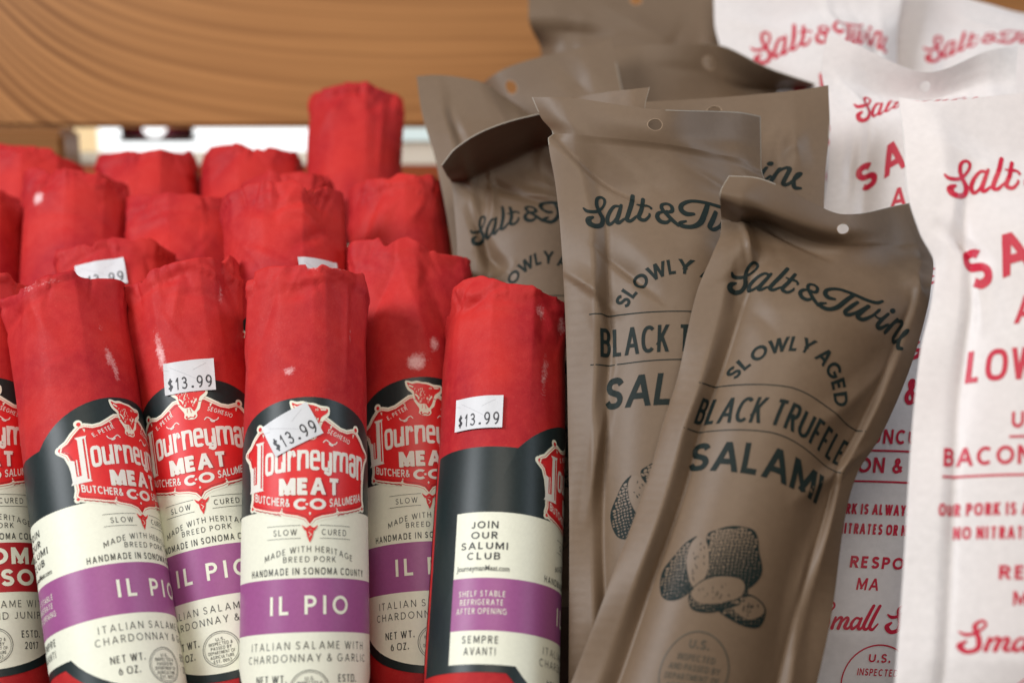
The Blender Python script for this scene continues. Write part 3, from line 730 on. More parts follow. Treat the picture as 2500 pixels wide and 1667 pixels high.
def truffle(A, z):
    c, s = math.cos(math.radians(14)), math.sin(math.radians(14))
    def T(pts): return [(-3.5+((x-1200)*c+(y-740)*s)/21.5, -(137.5+(-(x-1200)*s+(y-740)*c)/21.5)) for x, y in pts]
    rnd = random.Random(3)
    big = [(1115, 440), (1180, 400), (1290, 378), (1390, 390), (1460, 410), (1500, 470), (1525, 560), (1570, 680), (1560, 760), (1490, 840), (1400, 860), (1180, 800), (1160, 620)]
    left = [(1040, 432), (960, 470), (880, 560), (810, 650), (795, 740), (815, 830), (870, 875), (960, 885), (1050, 850), (1080, 800), (1010, 700), (985, 580), (1000, 480)]
    cut = [(1040, 445), (1000, 500), (988, 600), (1020, 720), (1075, 810), (1130, 790), (1172, 740), (1175, 640), (1140, 520), (1090, 455)]
    sl2 = [(1290, 990), (1350, 940), (1440, 890), (1520, 880), (1600, 930), (1630, 990), (1610, 1070), (1560, 1105), (1440, 1080)]
    sl2f = [(1390, 970), (1440, 910), (1520, 892), (1590, 935), (1618, 985), (1580, 1030), (1490, 1045)]
    sl1 = [(1050, 870), (1075, 820), (1160, 765), (1290, 745), (1420, 760), (1470, 810), (1490, 880), (1450, 945), (1330, 985), (1220, 1000), (1100, 970), (1060, 920)]
    sl1f = [(1075, 850), (1110, 800), (1200, 765), (1310, 755), (1430, 775), (1465, 830), (1440, 895), (1350, 930), (1250, 945), (1140, 925), (1090, 890)]
    for k, (out, face) in enumerate(((left, None), (big, None), (None, cut), (sl2, None), (None, sl2f), (sl1, None), (None, sl1f))):
        zz = z+k*.02
        if out:
            A.poly(catmull(T(out), 4, True), M_GREEN, zz)
            o = np.array(out, float); x0, y0 = o.min(0); x1, y1 = o.max(0); n = len(o); st = 27.0
            nx, ny = int((x1-x0)/st)+3, int((y1-y0)/st)+3
            L = np.array([[(x0-st+(a+.5*(b % 2))*st+rnd.uniform(-9, 9), y0-st+b*st*.86+rnd.uniform(-8, 8)) for a in range(nx+1)] for b in range(ny+2)])
            for b in range(ny+1):
                for a in range(nx):
                    c4 = np.array([L[b][a], L[b][a+1], L[b+1][a+1], L[b+1][a]]); px, py = c4.mean(0)
                    ins = False; dmin = 1e9
                    for i in range(n):
                        p, q = o[i-1], o[i]
                        if (p[1] > py) != (q[1] > py) and px < (q[0]-p[0])*(py-p[1])/(q[1]-p[1])+p[0]: ins = not ins
                        t = np.clip(np.dot([px-p[0], py-p[1]], q-p)/max(1, np.dot(q-p, q-p)), 0, 1)
                        dmin = min(dmin, np.hypot(*(np.array([px, py])-p-(q-p)*t)))
                    if not ins or dmin < 11: continue
                    shade = np.clip((px-x0)/(x1-x0)*.55+(py-y0)/(y1-y0)*.95-.22, 0, 1)
                    k_ = .86-.62*shade**1.3*rnd.uniform(.85, 1.15)
                    if k_ < .2: continue
                    m = c4.mean(0); c8 = []
                    for i in range(4):                     # round the cell a little
                        u, v = c4[i], c4[(i+1) % 4]
                        c8 += [u+(v-u)*.22, u+(v-u)*.78]
                    A.polys([T([m+(c-m)*k_ for c in c8])], M_KBROWN, zz+.01)
        else:
            A.poly(catmull(T(face), 4, True), M_KBROWN, zz)
            f = np.array(face, float); cx, cy = f.mean(0)
            for i in range(15):
                t = rnd.uniform(0, 6.28); q = rnd.uniform(.1, .72)
                px = cx+(f[:, 0].max()-cx)*q*math.cos(t); py = cy+(f[:, 1].max()-cy)*q*math.sin(t)
                A.line(T([(px, py), (px+rnd.uniform(-12, 12), py+rnd.uniform(8, 24))]), .28, M_GREEN, zz+.012)

def lay(A, t, y, cap, mat, z, x=0.0, fit=None, wt=.14, align='c', tr=.22, wx=1.0, sq=2.0):
    p, w = stext(t, cap, wt=wt, tr=tr, wx=wx, fit=fit, align=align, sq=sq); A.polys(move(p, x, -y), mat, z)

def brown_art(full=True):
    A = Art(); g = M_GREEN
    salt_and_twine(A, g, .10)
    p, w = stext('SLOWLY AGED', 5.0, wt=.20, tr=.12, fit=43.0, space=.34)
    A.polys(move(warp(p, bend(19.6)), -1.5, -57.4), g, .10)
    lay(A, 'BLACK TRUFFLE', 83.9, 9.4, g, .10, fit=57, wt=.135, wx=.66, tr=.13, sq=2.3)
    lay(A, 'SALAMI', 101.6, 10.6, g, .10, x=-1.4, fit=49, wt=.19, tr=.11)
    for y in (69.9, 86.6): A.line([(x, -y) for x in np.linspace(-32, 32, 20)], .36, g, .10)
    if full:
        truffle(A, .10)
        A.ring(0, -166.5, 11.6, .42, M_FAINT, .10)
        for i, (t, w_) in enumerate((('U.S.', 7), ('INSPECTED', 13), ('AND PASSED BY', 17.5), ('DEPARTMENT OF', 18.5), ('AGRICULTURE', 16), ('EST. 40057', 11))):
            lay(A, t, 160.8+i*3.0+(0 if i else -.8), 2.0 if i else 2.8, M_FAINT, .10, fit=w_, wt=.16)
    return A.build(2.0, 2.0, (-38, 38), (-190, -2), [g, M_KBROWN, M_FAINT])
def white_art(full=True):
    A = Art(); c = M_CRIM
    salt_and_twine(A, c, .10, 1.06, 30.0)
    p, w = stext('SALAMI', 12.4, wt=.215, tr=.20, fit=57)
    A.polys(move(warp(p, bend(58)), 0, -55.2), c, .10)
    lay(A, 'AGED', 72.2, 8.6, c, .10, fit=31, wt=.19)
    lay(A, 'LOW & SLOW', 89.6, 10.0, c, .10, x=.8, fit=57, wt=.17, wx=.72, tr=.15, sq=2.6)
    lay(A, 'UNCURED', 104.6, 5.6, c, .10, fit=29, wt=.20)
    lay(A, 'BACON & B', 115.6, 5.8, c, .10, x=-32.6, align='l', wt=.20, tr=.18, fit=37)
    A.line([(x, -107.2) for x in np.linspace(-15, 15, 10)], .75, c, .10); A.line([(x, -118.8) for x in np.linspace(-32.8, 32, 20)], .75, c, .10)
    lay(A, 'OUR PORK IS ALWAYS', 131, 3.9, c, .10, x=-33.5, align='l', fit=36.5, wt=.23, wx=.72, sq=2.8)
    lay(A, 'NO NITRATES OR N', 138.2, 3.9, c, .10, x=-28.4, align='l', fit=30.5, wt=.23, wx=.72, sq=2.8)
    lay(A, 'RESPON', 150.4, 4.3, c, .10, x=-16.6, align='l', fit=24, wt=.21)
    lay(A, 'MA', 158.2, 4.3, c, .10, x=-12.8, align='l', fit=8, wt=.18)
    # "Small S" in script
    def K(pts, dx, k=.285): return [(dx+x*k, y*k, w*k) for x, y, w in pts]
    S = [(0, 12, 2), (6, 15, 4), (14, 13, 3.4), (22, 5, 2.6), (19, 0, 3), (13, 6, 4.4), (17, 20, 5), (16, 30, 5), (7, 33, 5), (1, 27, 6), (6, 22, 3)]
    m = [[(26, 18, 3), (23, 31, 4.6)], [(24, 26, 2.4), (31, 18, 3), (34, 20, 4), (31, 31, 4.6)], [(32, 26, 2.4), (39, 18, 3), (42, 20, 4), (39, 29, 4.6), (43, 31, 3), (47, 26, 2)]]
    a = [[(58, 19, 3), (52, 18, 3), (47, 25, 4), (49, 31, 4), (55, 26, 2.4), (59, 18, 3)], [(59, 18, 3.4), (56, 28, 4.6), (59, 31, 3.4), (64, 25, 2)]]
    l1 = [(72, 2, 4), (66, 18, 4.6), (63, 28, 4.6), (67, 31, 3.4), (72, 25, 2)]
    l2 = [(80, 2, 4), (74, 18, 4.6), (71, 28, 4.6), (75, 31, 3.4), (81, 24, 2)]
    for s in [S]+m+a+[l1, l2]+[[(x+92, y, w) for x, y, w in S]]:
        q = catmull(K(s, -25.6), 6)
        A.polys(strip_quads(np.stack([q[:, 0], -(q[:, 1]+163.0)], -1), q[:, 2], cap=True), c, .10)
    A.ring(0, -190, 13, .5, c, .10); lay(A, 'U.S.', 183, 3.0, c, .10, fit=8, wt=.18); lay(A, 'INSPECTED', 187.6, 2.4, c, .10, fit=15, wt=.17)
    return A.build(2.0, 2.0, (-42, 42), (-204, -2), [c])
ART_BROWN = brown_art(); ART_WHITE = white_art()

# ------------------------------------------------------------------ flat film pouch with a stick of salami inside
UK = np.array([-1, -.8, 0, .8, 1.0])
def interp_rows(vk, Y, vv):
    """monotone-ish cubic through rows"""
    vk = np.asarray(vk, float); Y = np.asarray(Y, float); n = len(vk)
    m = np.zeros_like(Y); h = np.diff(vk); dl = (Y[1:]-Y[:-1])/h.reshape((-1,)+(1,)*(Y.ndim-1))
    m[0] = dl[0]; m[-1] = dl[-1]
    for i in range(1, n-1):
        same = (dl[i-1]*dl[i]) > 0
        w1 = 2*h[i]+h[i-1]; w2 = h[i]+2*h[i-1]
        with np.errstate(divide='ignore', invalid='ignore'):
            hm = (w1+w2)/(w1/dl[i-1]+w2/dl[i])
        m[i] = np.where(same, hm, 0.0)
    vv = np.asarray(vv, float); i = np.clip(np.searchsorted(vk, vv, side='right')-1, 0, n-2)
    sh = (-1,)+(1,)*(Y.ndim-1)
    t = ((vv-vk[i])/h[i]).reshape(sh); hh = h[i].reshape(sh)
    return Y[i]*(2*t**3-3*t*t+1)+hh*m[i]*(t**3-2*t*t+t)+Y[i+1]*(-2*t**3+3*t*t)+hh*m[i+1]*(t**3-t*t)

def pouch(label, kind, rows, group, half=None, creases=(), bulge=9.0, seed=1, print_=True, ridge=2.0, ridge_u=.74, seal=12.0, env0=None, ncr=10, camp=1.0, bulge_u=.62, uoff=0.0):
    rnd = random.Random(seed)
    half = half or (40.0 if kind == 'brown' else 43.0)
    vk = [r[0] for r in rows]
    pix = np.array([r[2] for r in rows], float)                # rows x 5 x 2
    dep = np.array([[r[1]+(r[3][k] if len(r) > 3 else 0) for k in range(5)] for r in rows])
    vmax = vk[-1]
    vv = np.concatenate([[0], np.arange(.3, 60, .9), np.arange(60, vmax, 1.25), [vmax]])
    if seal not in vv: vv = np.sort(np.append(vv, seal))
    uu = np.concatenate([[-1], np.linspace(-1+.34/half, 1-.34/half, 95), [1]])
    Q = np.concatenate([pix, dep[..., None]], -1)
    Rv = interp_rows(vk, Q, vv)                                  # nv x 5 x 3
    G = interp_rows(UK, np.swapaxes(Rv, 0, 1), uu); G = np.swapaxes(G, 0, 1)   # nv x nu x 3
    B = P(G[..., 0], G[..., 1], G[..., 2])
    def normals(B):
        du = np.gradient(B, axis=1); dv = np.gradient(B, axis=0)
        n = np.cross(dv, du); n /= np.maximum(1e-12, np.linalg.norm(n, axis=-1, keepdims=True))
        s = np.sign(np.sum(n*(EYE-B), -1).mean()); return n*s
    n0 = normals(B)
    U, Vv = np.meshgrid(uu, vv)
    e0, e1 = env0 or (seal+3, seal+34)
    env = np.clip((Vv-e0)/(e1-e0), 0, 1); env = env*env*(3-2*env)
    bot = np.clip((vmax-8-Vv)/22, 0, 1); env = env*np.sqrt(bot)
    Ub = U-uoff
    body = np.sqrt(np.maximum(0, 1-(Ub/bulge_u)**2+0.0))
    body = np.clip(1-(np.abs(Ub)/bulge_u)**2.2, 0, 1)**.75
    au = np.abs(U); rdg = np.where(au > ridge_u, np.clip((1-au)/(1-ridge_u), 0, 1)**.9, np.exp(-((au-ridge_u)/.13)**2))
    wav = 1+.35*np.sin(Vv*.045+seed)+.2*np.sin(Vv*.11+seed*2+U)
    h = env*bulge*body+np.clip(Vv/26, 0, 1)**.8*bot**.5*ridge*rdg*wav
    X = U*half
    cr = list(creases)
    for i in range(ncr):
        sd = rnd.choice((-1, 1))
        cr.append((sd*rnd.uniform(6, half*.85), rnd.choice((rnd.uniform(seal+2, seal+40), rnd.uniform(seal+10, vmax-10))), rnd.uniform(25, 80)*sd*rnd.choice((1, 1, -1)), rnd.uniform(10, 26), rnd.uniform(2.5, 6), camp*rnd.choice((-1, 1))*rnd.uniform(.4, 1.2)))
    for x0, v0, ang, L, w, am in cr:
        ca, sa = math.cos(math.radians(ang)), math.sin(math.radians(ang))
        x = (X-x0)*ca+(Vv-v0)*sa; y = -(X-x0)*sa+(Vv-v0)*ca
        h = h+am*tent(y, w)*np.clip(1-np.abs(x)/L, 0, 1)**.8
    eps = .22
    # heat-seal ribbing on the side strips and the header
    h = h+.05*np.sin(Vv*3.2)*(np.abs(U) > .84)*(Vv > 14)
    fr = B+n0*((h+eps)*MM)[..., None]
    hb = -env*(bulge*.8*body)-eps
    bk = B+n0*(np.minimum(hb, h-eps)*MM)[..., None]
    n1 = normals(fr)
    nv, nu = len(vv), len(uu)
    base = (B[-1, nu//2]+0)
    root = empty('salami_pouch', base)
    tag(root, label, 'salami pouch', group)
    film, rim = (M_BROWN, M_BRIM) if kind == 'brown' else (M_WHITE, M_WRIM)
    if seed in (43, 45, 46, 54, 56): film = M_BROWN2 if kind == 'brown' else M_WHITE2
    js = int(np.argmin(np.abs(vv-seal)))
    mats = [film, rim]
    art = ART_BROWN if kind == 'brown' else ART_WHITE
    amats = [M_GREEN, M_KBROWN, M_FAINT] if kind == 'brown' else [M_CRIM]
    for nm, r0, r1 in (('header_seal', 0, js), ('film_body', js, nv-1)):
        k = r1-r0+1
        Vt = np.concatenate([fr[r0:r1+1].reshape(-1, 3), bk[r0:r1+1].reshape(-1, 3)])
        f1 = grid_faces(k, nu); f2 = grid_faces(k, nu, base=k*nu)[:, ::-1]
        rimf = []
        o = k*nu
        for i in range(k-1):
            for c in (0, nu-1):
                a, b = i*nu+c, (i+1)*nu+c
                q = [a, b, b+o, a+o]; rimf.append(q if c == 0 else q[::-1])
        for row in ([0] if r0 == 0 else [])+([k-1] if r1 == nv-1 else []):
            for c in range(nu-1):
                a, b = row*nu+c, row*nu+c+1
                q = [a, a+o, b+o, b]; rimf.append(q if row == 0 else q[::-1])
        # rim verts doubled so the cut edge keeps its own shading
        rv = []; rf = []
        for q in rimf:
            rf.append([len(Vt)+len(rv)+i for i in range(4)]); rv += [Vt[i] for i in q]
        uvs = np.stack([X[r0:r1+1].ravel(), Vv[r0:r1+1].ravel()], -1); uvs = np.concatenate([uvs, uvs, np.full((len(rv), 2), 99.0)])
        Vt = np.concatenate([Vt, np.array(rv)])
        cc = np.arange(k-1)[:, None]*0+np.arange(nu-1)[None, :]; rr = np.arange(k-1)[:, None]+np.arange(nu-1)[None, :]*0+r0
        um = uu[cc]; vr = vv[rr]
        edge = {41: (cc == 0) & (vr < 9) | (rr == 0) & (um < -.6) | (rr == 0) & (um > .15), 42: (cc == nu-2) & (vr < 16) | (cc == 0) & ((vr < 4) | (np.abs(vr-13) < 2.5)) | (rr == 0) & (um > .05),
                43: (cc == nu-2) & (vr < 30), 44: (cc == nu-2) & (np.abs(vr-16) < 3), 47: (cc == nu-2) & (vr > 9) & (vr < 22)}.get(seed, np.zeros_like(cc, bool))
        F = f1.tolist()+f2.tolist()+rf; fm = np.where(edge.ravel(), 1, 0).tolist()+[0]*len(f2)+[1]*len(rf)
        ms = list(mats)
        if nm == 'film_body' and print_:
            av, af, ai = art
            gx = np.interp(av[:, 0]/half, uu, np.arange(nu)); vpos = np.clip(-av[:, 1], 0, vmax-.01)
            ok = (-av[:, 1] < vmax-3)
            gv = np.interp(vpos, vv, np.arange(nv))
            i0 = np.clip(gx.astype(int), 0, nu-2); j0 = np.clip(gv.astype(int), 0, nv-2); a = (gx-i0)[:, None]; b = (gv-j0)[:, None]
            bl = lambda g: g[j0, i0]*(1-a)*(1-b)+g[j0, i0+1]*a*(1-b)+g[j0+1, i0]*(1-a)*b+g[j0+1, i0+1]*a*b
            nn = bl(n1); pv = bl(fr)+nn*((av[:, 2]+.02)*MM)[:, None]
            off = len(Vt)
            keep = [t for t, q in enumerate(af) if all(ok[x] for x in q)]
            Vt = np.concatenate([Vt, pv]); uvs = np.concatenate([uvs, np.full((len(pv), 2), 99.0)])
            F = F+[[x+off for x in af[t]] for t in keep]; fm = fm+[2+ai[t] for t in keep]; ms = ms+amats
        mesh_obj(nm, Vt, F, ms, fm, root, base, uv=uvs)
    return root

# ------------------------------------------------------------------ the shelf: planks, sill and the window seen through the gap
M_WOOD = mat_wood('oiled_fir', (0.47, 0.215, 0.072, 1), (0.185, 0.068, 0.017, 1), 0.27, 0.05)
M_WOODD = mat_wood('oiled_fir_shaded', (0.34, 0.150, 0.045, 1), (0.16, 0.06, 0.014, 1), 0.30, 0.02)  # the plank's fir darkened: shadow on the post put into its colour
M_WOODK = mat_wood('gap_shade_wood', (0.055, 0.032, 0.018, 1), (0.03, 0.016, 0.009, 1), 0.3, 0.0)  # near-black wood tone stands in for the shade in gaps between packs
M_WOODR = mat_wood('red_brown_board', (0.42, 0.11, 0.035, 1), (0.26, 0.055, 0.018, 1), 0.3, 0.0)
M_SILL = mat_paper('sill_paint', (0.80, 0.74, 0.62, 1), 0.4, 0.03, scale=60)
M_MAROON = mat_paper('maroon_card', (0.20, 0.018, 0.040, 1), 0.45, 0.05, scale=80)
M_WCARD = mat_emit('self_lit_disc', (1, 1, 1, 1), 1.6)  # plain white disc made to emit; its brightness is painted in
M_PANE = mat_emit('daylit_pane', (0.97, 1.0, 1.0, 1), 1.5)
M_PANE2 = mat_emit('daylit_pane_shade', (0.70, 0.80, 0.78, 1), 1.0)
M_AMBER = mat_emit('self_lit_jamb', (1.0, 0.72, 0.38, 1), 0.95)  # cream jamb beside the pane; its lit look comes from added emission

def px_box(name, x0, x1, y0, y1, d0, d1, mat, parent=None, bev=0.0025):
    """upright box: its front face stands at depth d0 and covers the given photo area; it reaches back to depth d1"""
    a = P(x0, y1, d0); b = P(x1, y0, d0); yb = P((x0+x1)/2, (y0+y1)/2, d1)[1]
    yf = P((x0+x1)/2, (y0+y1)/2, d0)[1]
    # keep the lower and upper edges where they are seen although the face is vertical
    def zat(py):
        ray = FWD+UP*((833.5-py)/FPX); return EYE[2]+ray[2]*(yf/ray[1])
    z0, z1 = zat(y1), zat(y0)
    def xat(px): return (px-1250)/FPX*d0
    c = np.array([(xat(x0)+xat(x1))/2, (yf+yb)/2, (z0+z1)/2]); h = np.array([(xat(x1)-xat(x0))/2, (yb-yf)/2, (z1-z0)/2])
    bm = bmesh.new(); bmesh.ops.create_cube(bm, size=2); 
    for v in bm.verts: v.co = Vector((v.co.x*h[0], v.co.y*h[1], v.co.z*h[2]))
    if bev: bmesh.ops.bevel(bm, geom=bm.edges[:], offset=min(bev, h.min()*.8), segments=2, affect='EDGES')
    me = bpy.data.meshes.new(name); bm.to_mesh(me); bm.free(); me.materials.append(mat)
    o = bpy.data.objects.new(name, me); COL.objects.link(o); o.location = c
    if parent: o.parent = parent; o.location = c-np.array(parent.location)
    return o
tag(px_box('wooden_plank', -420, 2980, -620, 313, .760, .785, M_WOOD), 'wide honey brown wooden plank across the top behind the packs', 'plank')
tag(px_box('wooden_post', -420, 190, 321, 1500, .768, .80, M_WOODD), 'short wooden post, toned dark for shade, under the plank at its end', 'post')
tag(px_box('rail_board', 192, 2980, 407, 1500, .775, .79, M_WOODR), 'red brown back board below the bright gap behind the rolls', 'board')
tag(px_box('window_sill', 905, 1500, 347, 412, .80, .812, M_SILL), 'cream painted window sill seen through the gap', 'sill')
tag(px_box('sill_rail', 150, 900, 374, 412, .80, .812, M_SILL), 'pale sill rail glimpsed between the last rolls', 'sill')
win = empty('window', P(700, 300, .985)); tag(win, 'bright daylit window glowing through the gap under the plank', 'window')
px_box('window_pane', 236, 945, 160, 400, .985, .99, M_PANE, win, 0)
px_box('window_pane', 950, 1420, 160, 400, .98, .985, M_PANE2, win, 0)
px_box('window_jamb', 150, 233, 160, 400, .975, .98, M_AMBER, win, 0)
card = empty('maroon_card', P(375, 280, .86)); tag(card, 'dark maroon card with a white disc standing on the sill', 'card')
px_box('card_panel', 290, 466, 190, 338, .86, .866, M_MAROON, card, .001)
def disc_mesh(name, px, py, rpx, d, mat, parent):
    c = P(px, py, d); r = rpx/FPX*d
    V = [c+RIGHT*(r*math.cos(t))+np.array([0, 0, 1])*(r*math.sin(t))+np.array([0, q, 0]) for q in (0, .002) for t in np.linspace(0, 2*math.pi, 40, endpoint=False)]
    F = [list(range(39, -1, -1)), list(range(40, 80))]+[[i, (i+1) % 40, 40+(i+1) % 40, 40+i] for i in range(40)]
    return mesh_obj(name, V, F, [mat], None, parent, parent.location, smooth=False)
disc_mesh('disc', 376, 308, 29, .857, M_WCARD, card)
px_box('card_foot', 286, 470, 338, 347, .85, .868, mat_paper('grey_metal', (.35, .34, .33, 1), .35, .03), card, .001)

# ------------------------------------------------------------------ rolls
rl = 'red paper roll '
roll(rl+'in the front with $13.99 tag stuck over its bull emblem', (746, 646, .515), (745, 1476, .484), rot=4, seed=11, art=ART_ROLL, stickers=[(-6.2, 61.8, 27)],
     rim=[(-1, -14), (-.7, 0), (0, 0), (.6, 4), (.88, 9), (.93, 16), (1, 6)], scuffs=[(-7, 83.5, 2.4, 1.7, .46), (16, 100, 1.5, 12, .22), (4, 121, 12, 3, .14)],
     creases=[(-2, 112, 4, 16, 2.2, .5), (16, 98, 88, 26, 2.5, .8), (-14, 100, 70, 14, 4, -.7)], ncr=6, camp=.8)
roll(rl+'leaning sideways, its whole shield in view, no tag', (146, 662, .533), (258, 1441, .488), rot=45, seed=12, art=ART_ROLL,
     rim=[(-1, -10), (-.6, -20), (-.2, -6), (.1, 0), (.35, -3), (.6, -18), (.9, -16), (1, -18)], scuffs=[(-3, 90, 1.8, 3.5, .4), (-1.0, 83, 1.3, 4, .34), (-5, 102, 2.5, 6, .24), (-28, 121, 10, 1.6, .20), (-16, 123, 8, 1.4, .16)],
     creases=[(-20, 108, 12, 18, 2.4, -1.0), (-8, 100, -68, 16, 4, .9), (-24, 60, 80, 40, 3, .5)], ncr=6)
roll(rl+'with upright $13.99 tag covering the top of its bull head', (440, 640, .545), (540, 1390, .511), rot=-9, seed=13, art=ART_ROLL, stickers=[(1.2, 75.0, -3)],
     rim=[(-1, -16), (-.7, -16), (-.4, -5), (0, 0), (.5, 2), (.8, 6), (.9, 34), (.96, 30), (1, 8)], scuffs=[(-8, 84, 1.8, 6, .36), (-9, 95, 2, 7, .22), (17, 108, 1.6, 5, .34), (20, 119, 3, 3, .22)],
     creases=[(-10, 108, 14, 14, 2.2, -1.3), (-3, 102, 75, 12, 3.5, 1.1), (14, 104, -60, 12, 4, 1.2)], wtop=.03, ncr=8)
roll(rl+'with white scuff above its whole bull head, no tag', (992, 570, .562), (1030, 1381, .524), rot=10, seed=14, art=ART_ROLL,
     rim=[(-1, 24), (-.75, 22), (-.52, 18), (-.34, -6), (-.1, 8), (.02, 10), (.12, -2), (.45, -24), (.95, -26), (1, -24)],
     scuffs=[(-2.5, 79, 2.6, 2.6, .52), (5, 88, 1.8, 3, .36), (-2.5, 72.8, 9, .8, .14), (1, 83, 6, 5, .14)], wtop=.10, dtop=.35,
     creases=[(-10, 106, 62, 20, 6, -2.2), (2, 98, -76, 34, 7, 1.8), (14, 92, -70, 30, 5, -1.0)], ncr=6)
roll(rl+'turned to its black seam, price tag on plain paper', (1243, 690, .533), (1208, 1474, .484), R=22.4, rot=100, seed=15, art=ART_ROLL, stickers=[(-48, 71.0, 0)],
     rim=[(-1, -20), (-.9, -2), (-.68, 24), (-.3, 20), (-.12, 6), (0, 0), (.3, -8), (.7, -5), (1, -12)],
     scuffs=[(-17, 112, 2, 4, .34), (-27, 114, 2, 4, .34), (-24, 86, 1.6, 9, .2), (-21, 96, 7, 12, .10)],
     creases=[(-10, 112, 28, 14, 2.2, -1.6), (-2, 108, -8, 18, 2.4, 1.1), (16, 106, -60, 10, 3, .8)], ncr=6)
roll(rl+'cut by the frame edge, red band reading SONOMA ROSSO', (-62, 668, .545), (-28, 1387, .512), rot=1, seed=16, art=ART_ROSSO, rim=[(-1, 0), (.3, 0), (.5, 8), (.62, -8), (1, -2)])
roll(rl+'peeking out behind two front rolls, its tag half hidden', (277, 566, .587), (330, 1290, .55), rot=8, seed=17, art=ART_ROLL, hlab=107, stickers=[(-8.5, 97.0, 5)],
     rim=[(-1, -2), (-.5, -12), (0, 0), (.2, 2), (.8, -10), (1, -16)], wtop=.14, dtop=.3, creases=[(-14, 99, 24, 20, 2.5, -1.4), (2, 92, 70, 14, 4, 1.3), (12, 94, -70, 14, 4, -1.2)])
# second and third rows: plain tops
roll(rl+'cut by the frame edge in the second row', (-62, 446, .645), (-66, 1150, .585), box=.6, seed=21, hlab=122, rim=[(-1, 0), (.5, -4), (1, -20)])
roll(rl+'in the second row with a pale mark at its shoulder', (188, 416, .632), (172, 1120, .575), box=.6, seed=22, hlab=122, R=22.5,
     rim=[(-1, 10), (-.8, 18), (-.5, 2), (0, 0), (.7, -6), (1, -2)], scuffs=[(-17, 117, 2.6, 3.0, .6), (-12, 78, 1.5, 2, .2)], creases=[(2, 100, -8, 18, 1.2, -.6), (3, 93, -7, 16, 1.2, -.6), (-16, 117, 60, 6, 2, 1.6)])  # pale shoulder mark is laid on through the scuff weight
roll(rl+'in the second row with a level flat folded top', (440, 455, .63), (452, 1160, .575), box=.6, seed=23, hlab=122, R=23, rim=[(-1, 14), (-.7, 10), (0, 0), (.7, 4), (1, 12)], dtop=.3, creases=[(-8, 110, 5, 22, 3, 1.2), (8, 104, 78, 20, 6, -1.0)])
roll(rl+'with crumpled notched top and a blank white tag showing low down', (692, 442, .578), (715, 1150, .53), box=.6, seed=24, hlab=122, R=24, stickers=[(13.5, 88, 5)],
     rim=[(-1, 4), (-.6, 4), (0, 0), (.18, 8), (.3, -16), (.5, -20), (.75, 0), (.95, 4), (1, -10)], creases=[(4, 112, 12, 12, 3, -1.8), (10, 106, -30, 12, 4, 1.8), (-14, 92, -55, 34, 1.2, .5), (10, 98, 30, 12, 4, -1.6)], ncr=10, camp=1.2)
roll(rl+'mostly hidden, only a creased top between taller rolls', (706, 417, .64), (706, 1120, .585), box=.6, seed=25, hlab=122, R=21.5, rim=[(-1, -6), (-.4, 0), (.2, 4), (.6, -4), (1, -8)])
roll(rl+'lit orange red beside the brown pouches in the second row', (972, 430, .617), (1000, 1130, .57), box=.6, seed=26, hlab=122, R=21, rim=[(-1, -6), (-.5, 4), (.2, 4), (.8, 4), (1, 0)], creases=[(-12, 108, 60, 16, 4, -1.4)])
# last row under the plank
roll(rl+'in the last row with a drooping top below the dark post', (82, 350, .682), (60, 1050, .625), box=.6, seed=31, hlab=122, R=23, rim=[(-1, 6), (-.5, 2), (0, 0), (.5, -16), (1, -24)], ncr=12)
roll(rl+'in the last row in front of the maroon card', (362, 362, .685), (362, 1060, .625), box=.6, seed=32, hlab=122, R=24, rim=[(-1, 16), (-.7, 6), (-.2, -8), (.1, -10), (.5, 6), (.9, 14), (1, -10)], ncr=12)
roll(rl+'in the last row with a peaked top against the bright window', (618, 352, .685), (618, 1060, .625), box=.6, seed=33, hlab=122, R=24, rim=[(-1, 10), (-.8, 10), (-.35, 6), (0, -4), (.6, 0), (1, 4)], ncr=12)
roll(rl+'standing tallest, rising in front of the plank', (866, 212, .692), (868, 920, .632), box=.6, seed=34, hlab=122, R=22.5, length=215, lab_drop=30, rim=[(-1, 0), (-.6, 6), (.2, 8), (.7, 2), (1, 0)], ncr=12, camp=1.2, facet=1.0,
     creases=[(-2, 119, 4, 20, 2, -1.6), (-12, 108, 50, 18, 4, 1.2), (13, 100, 86, 30, 3, .9)])

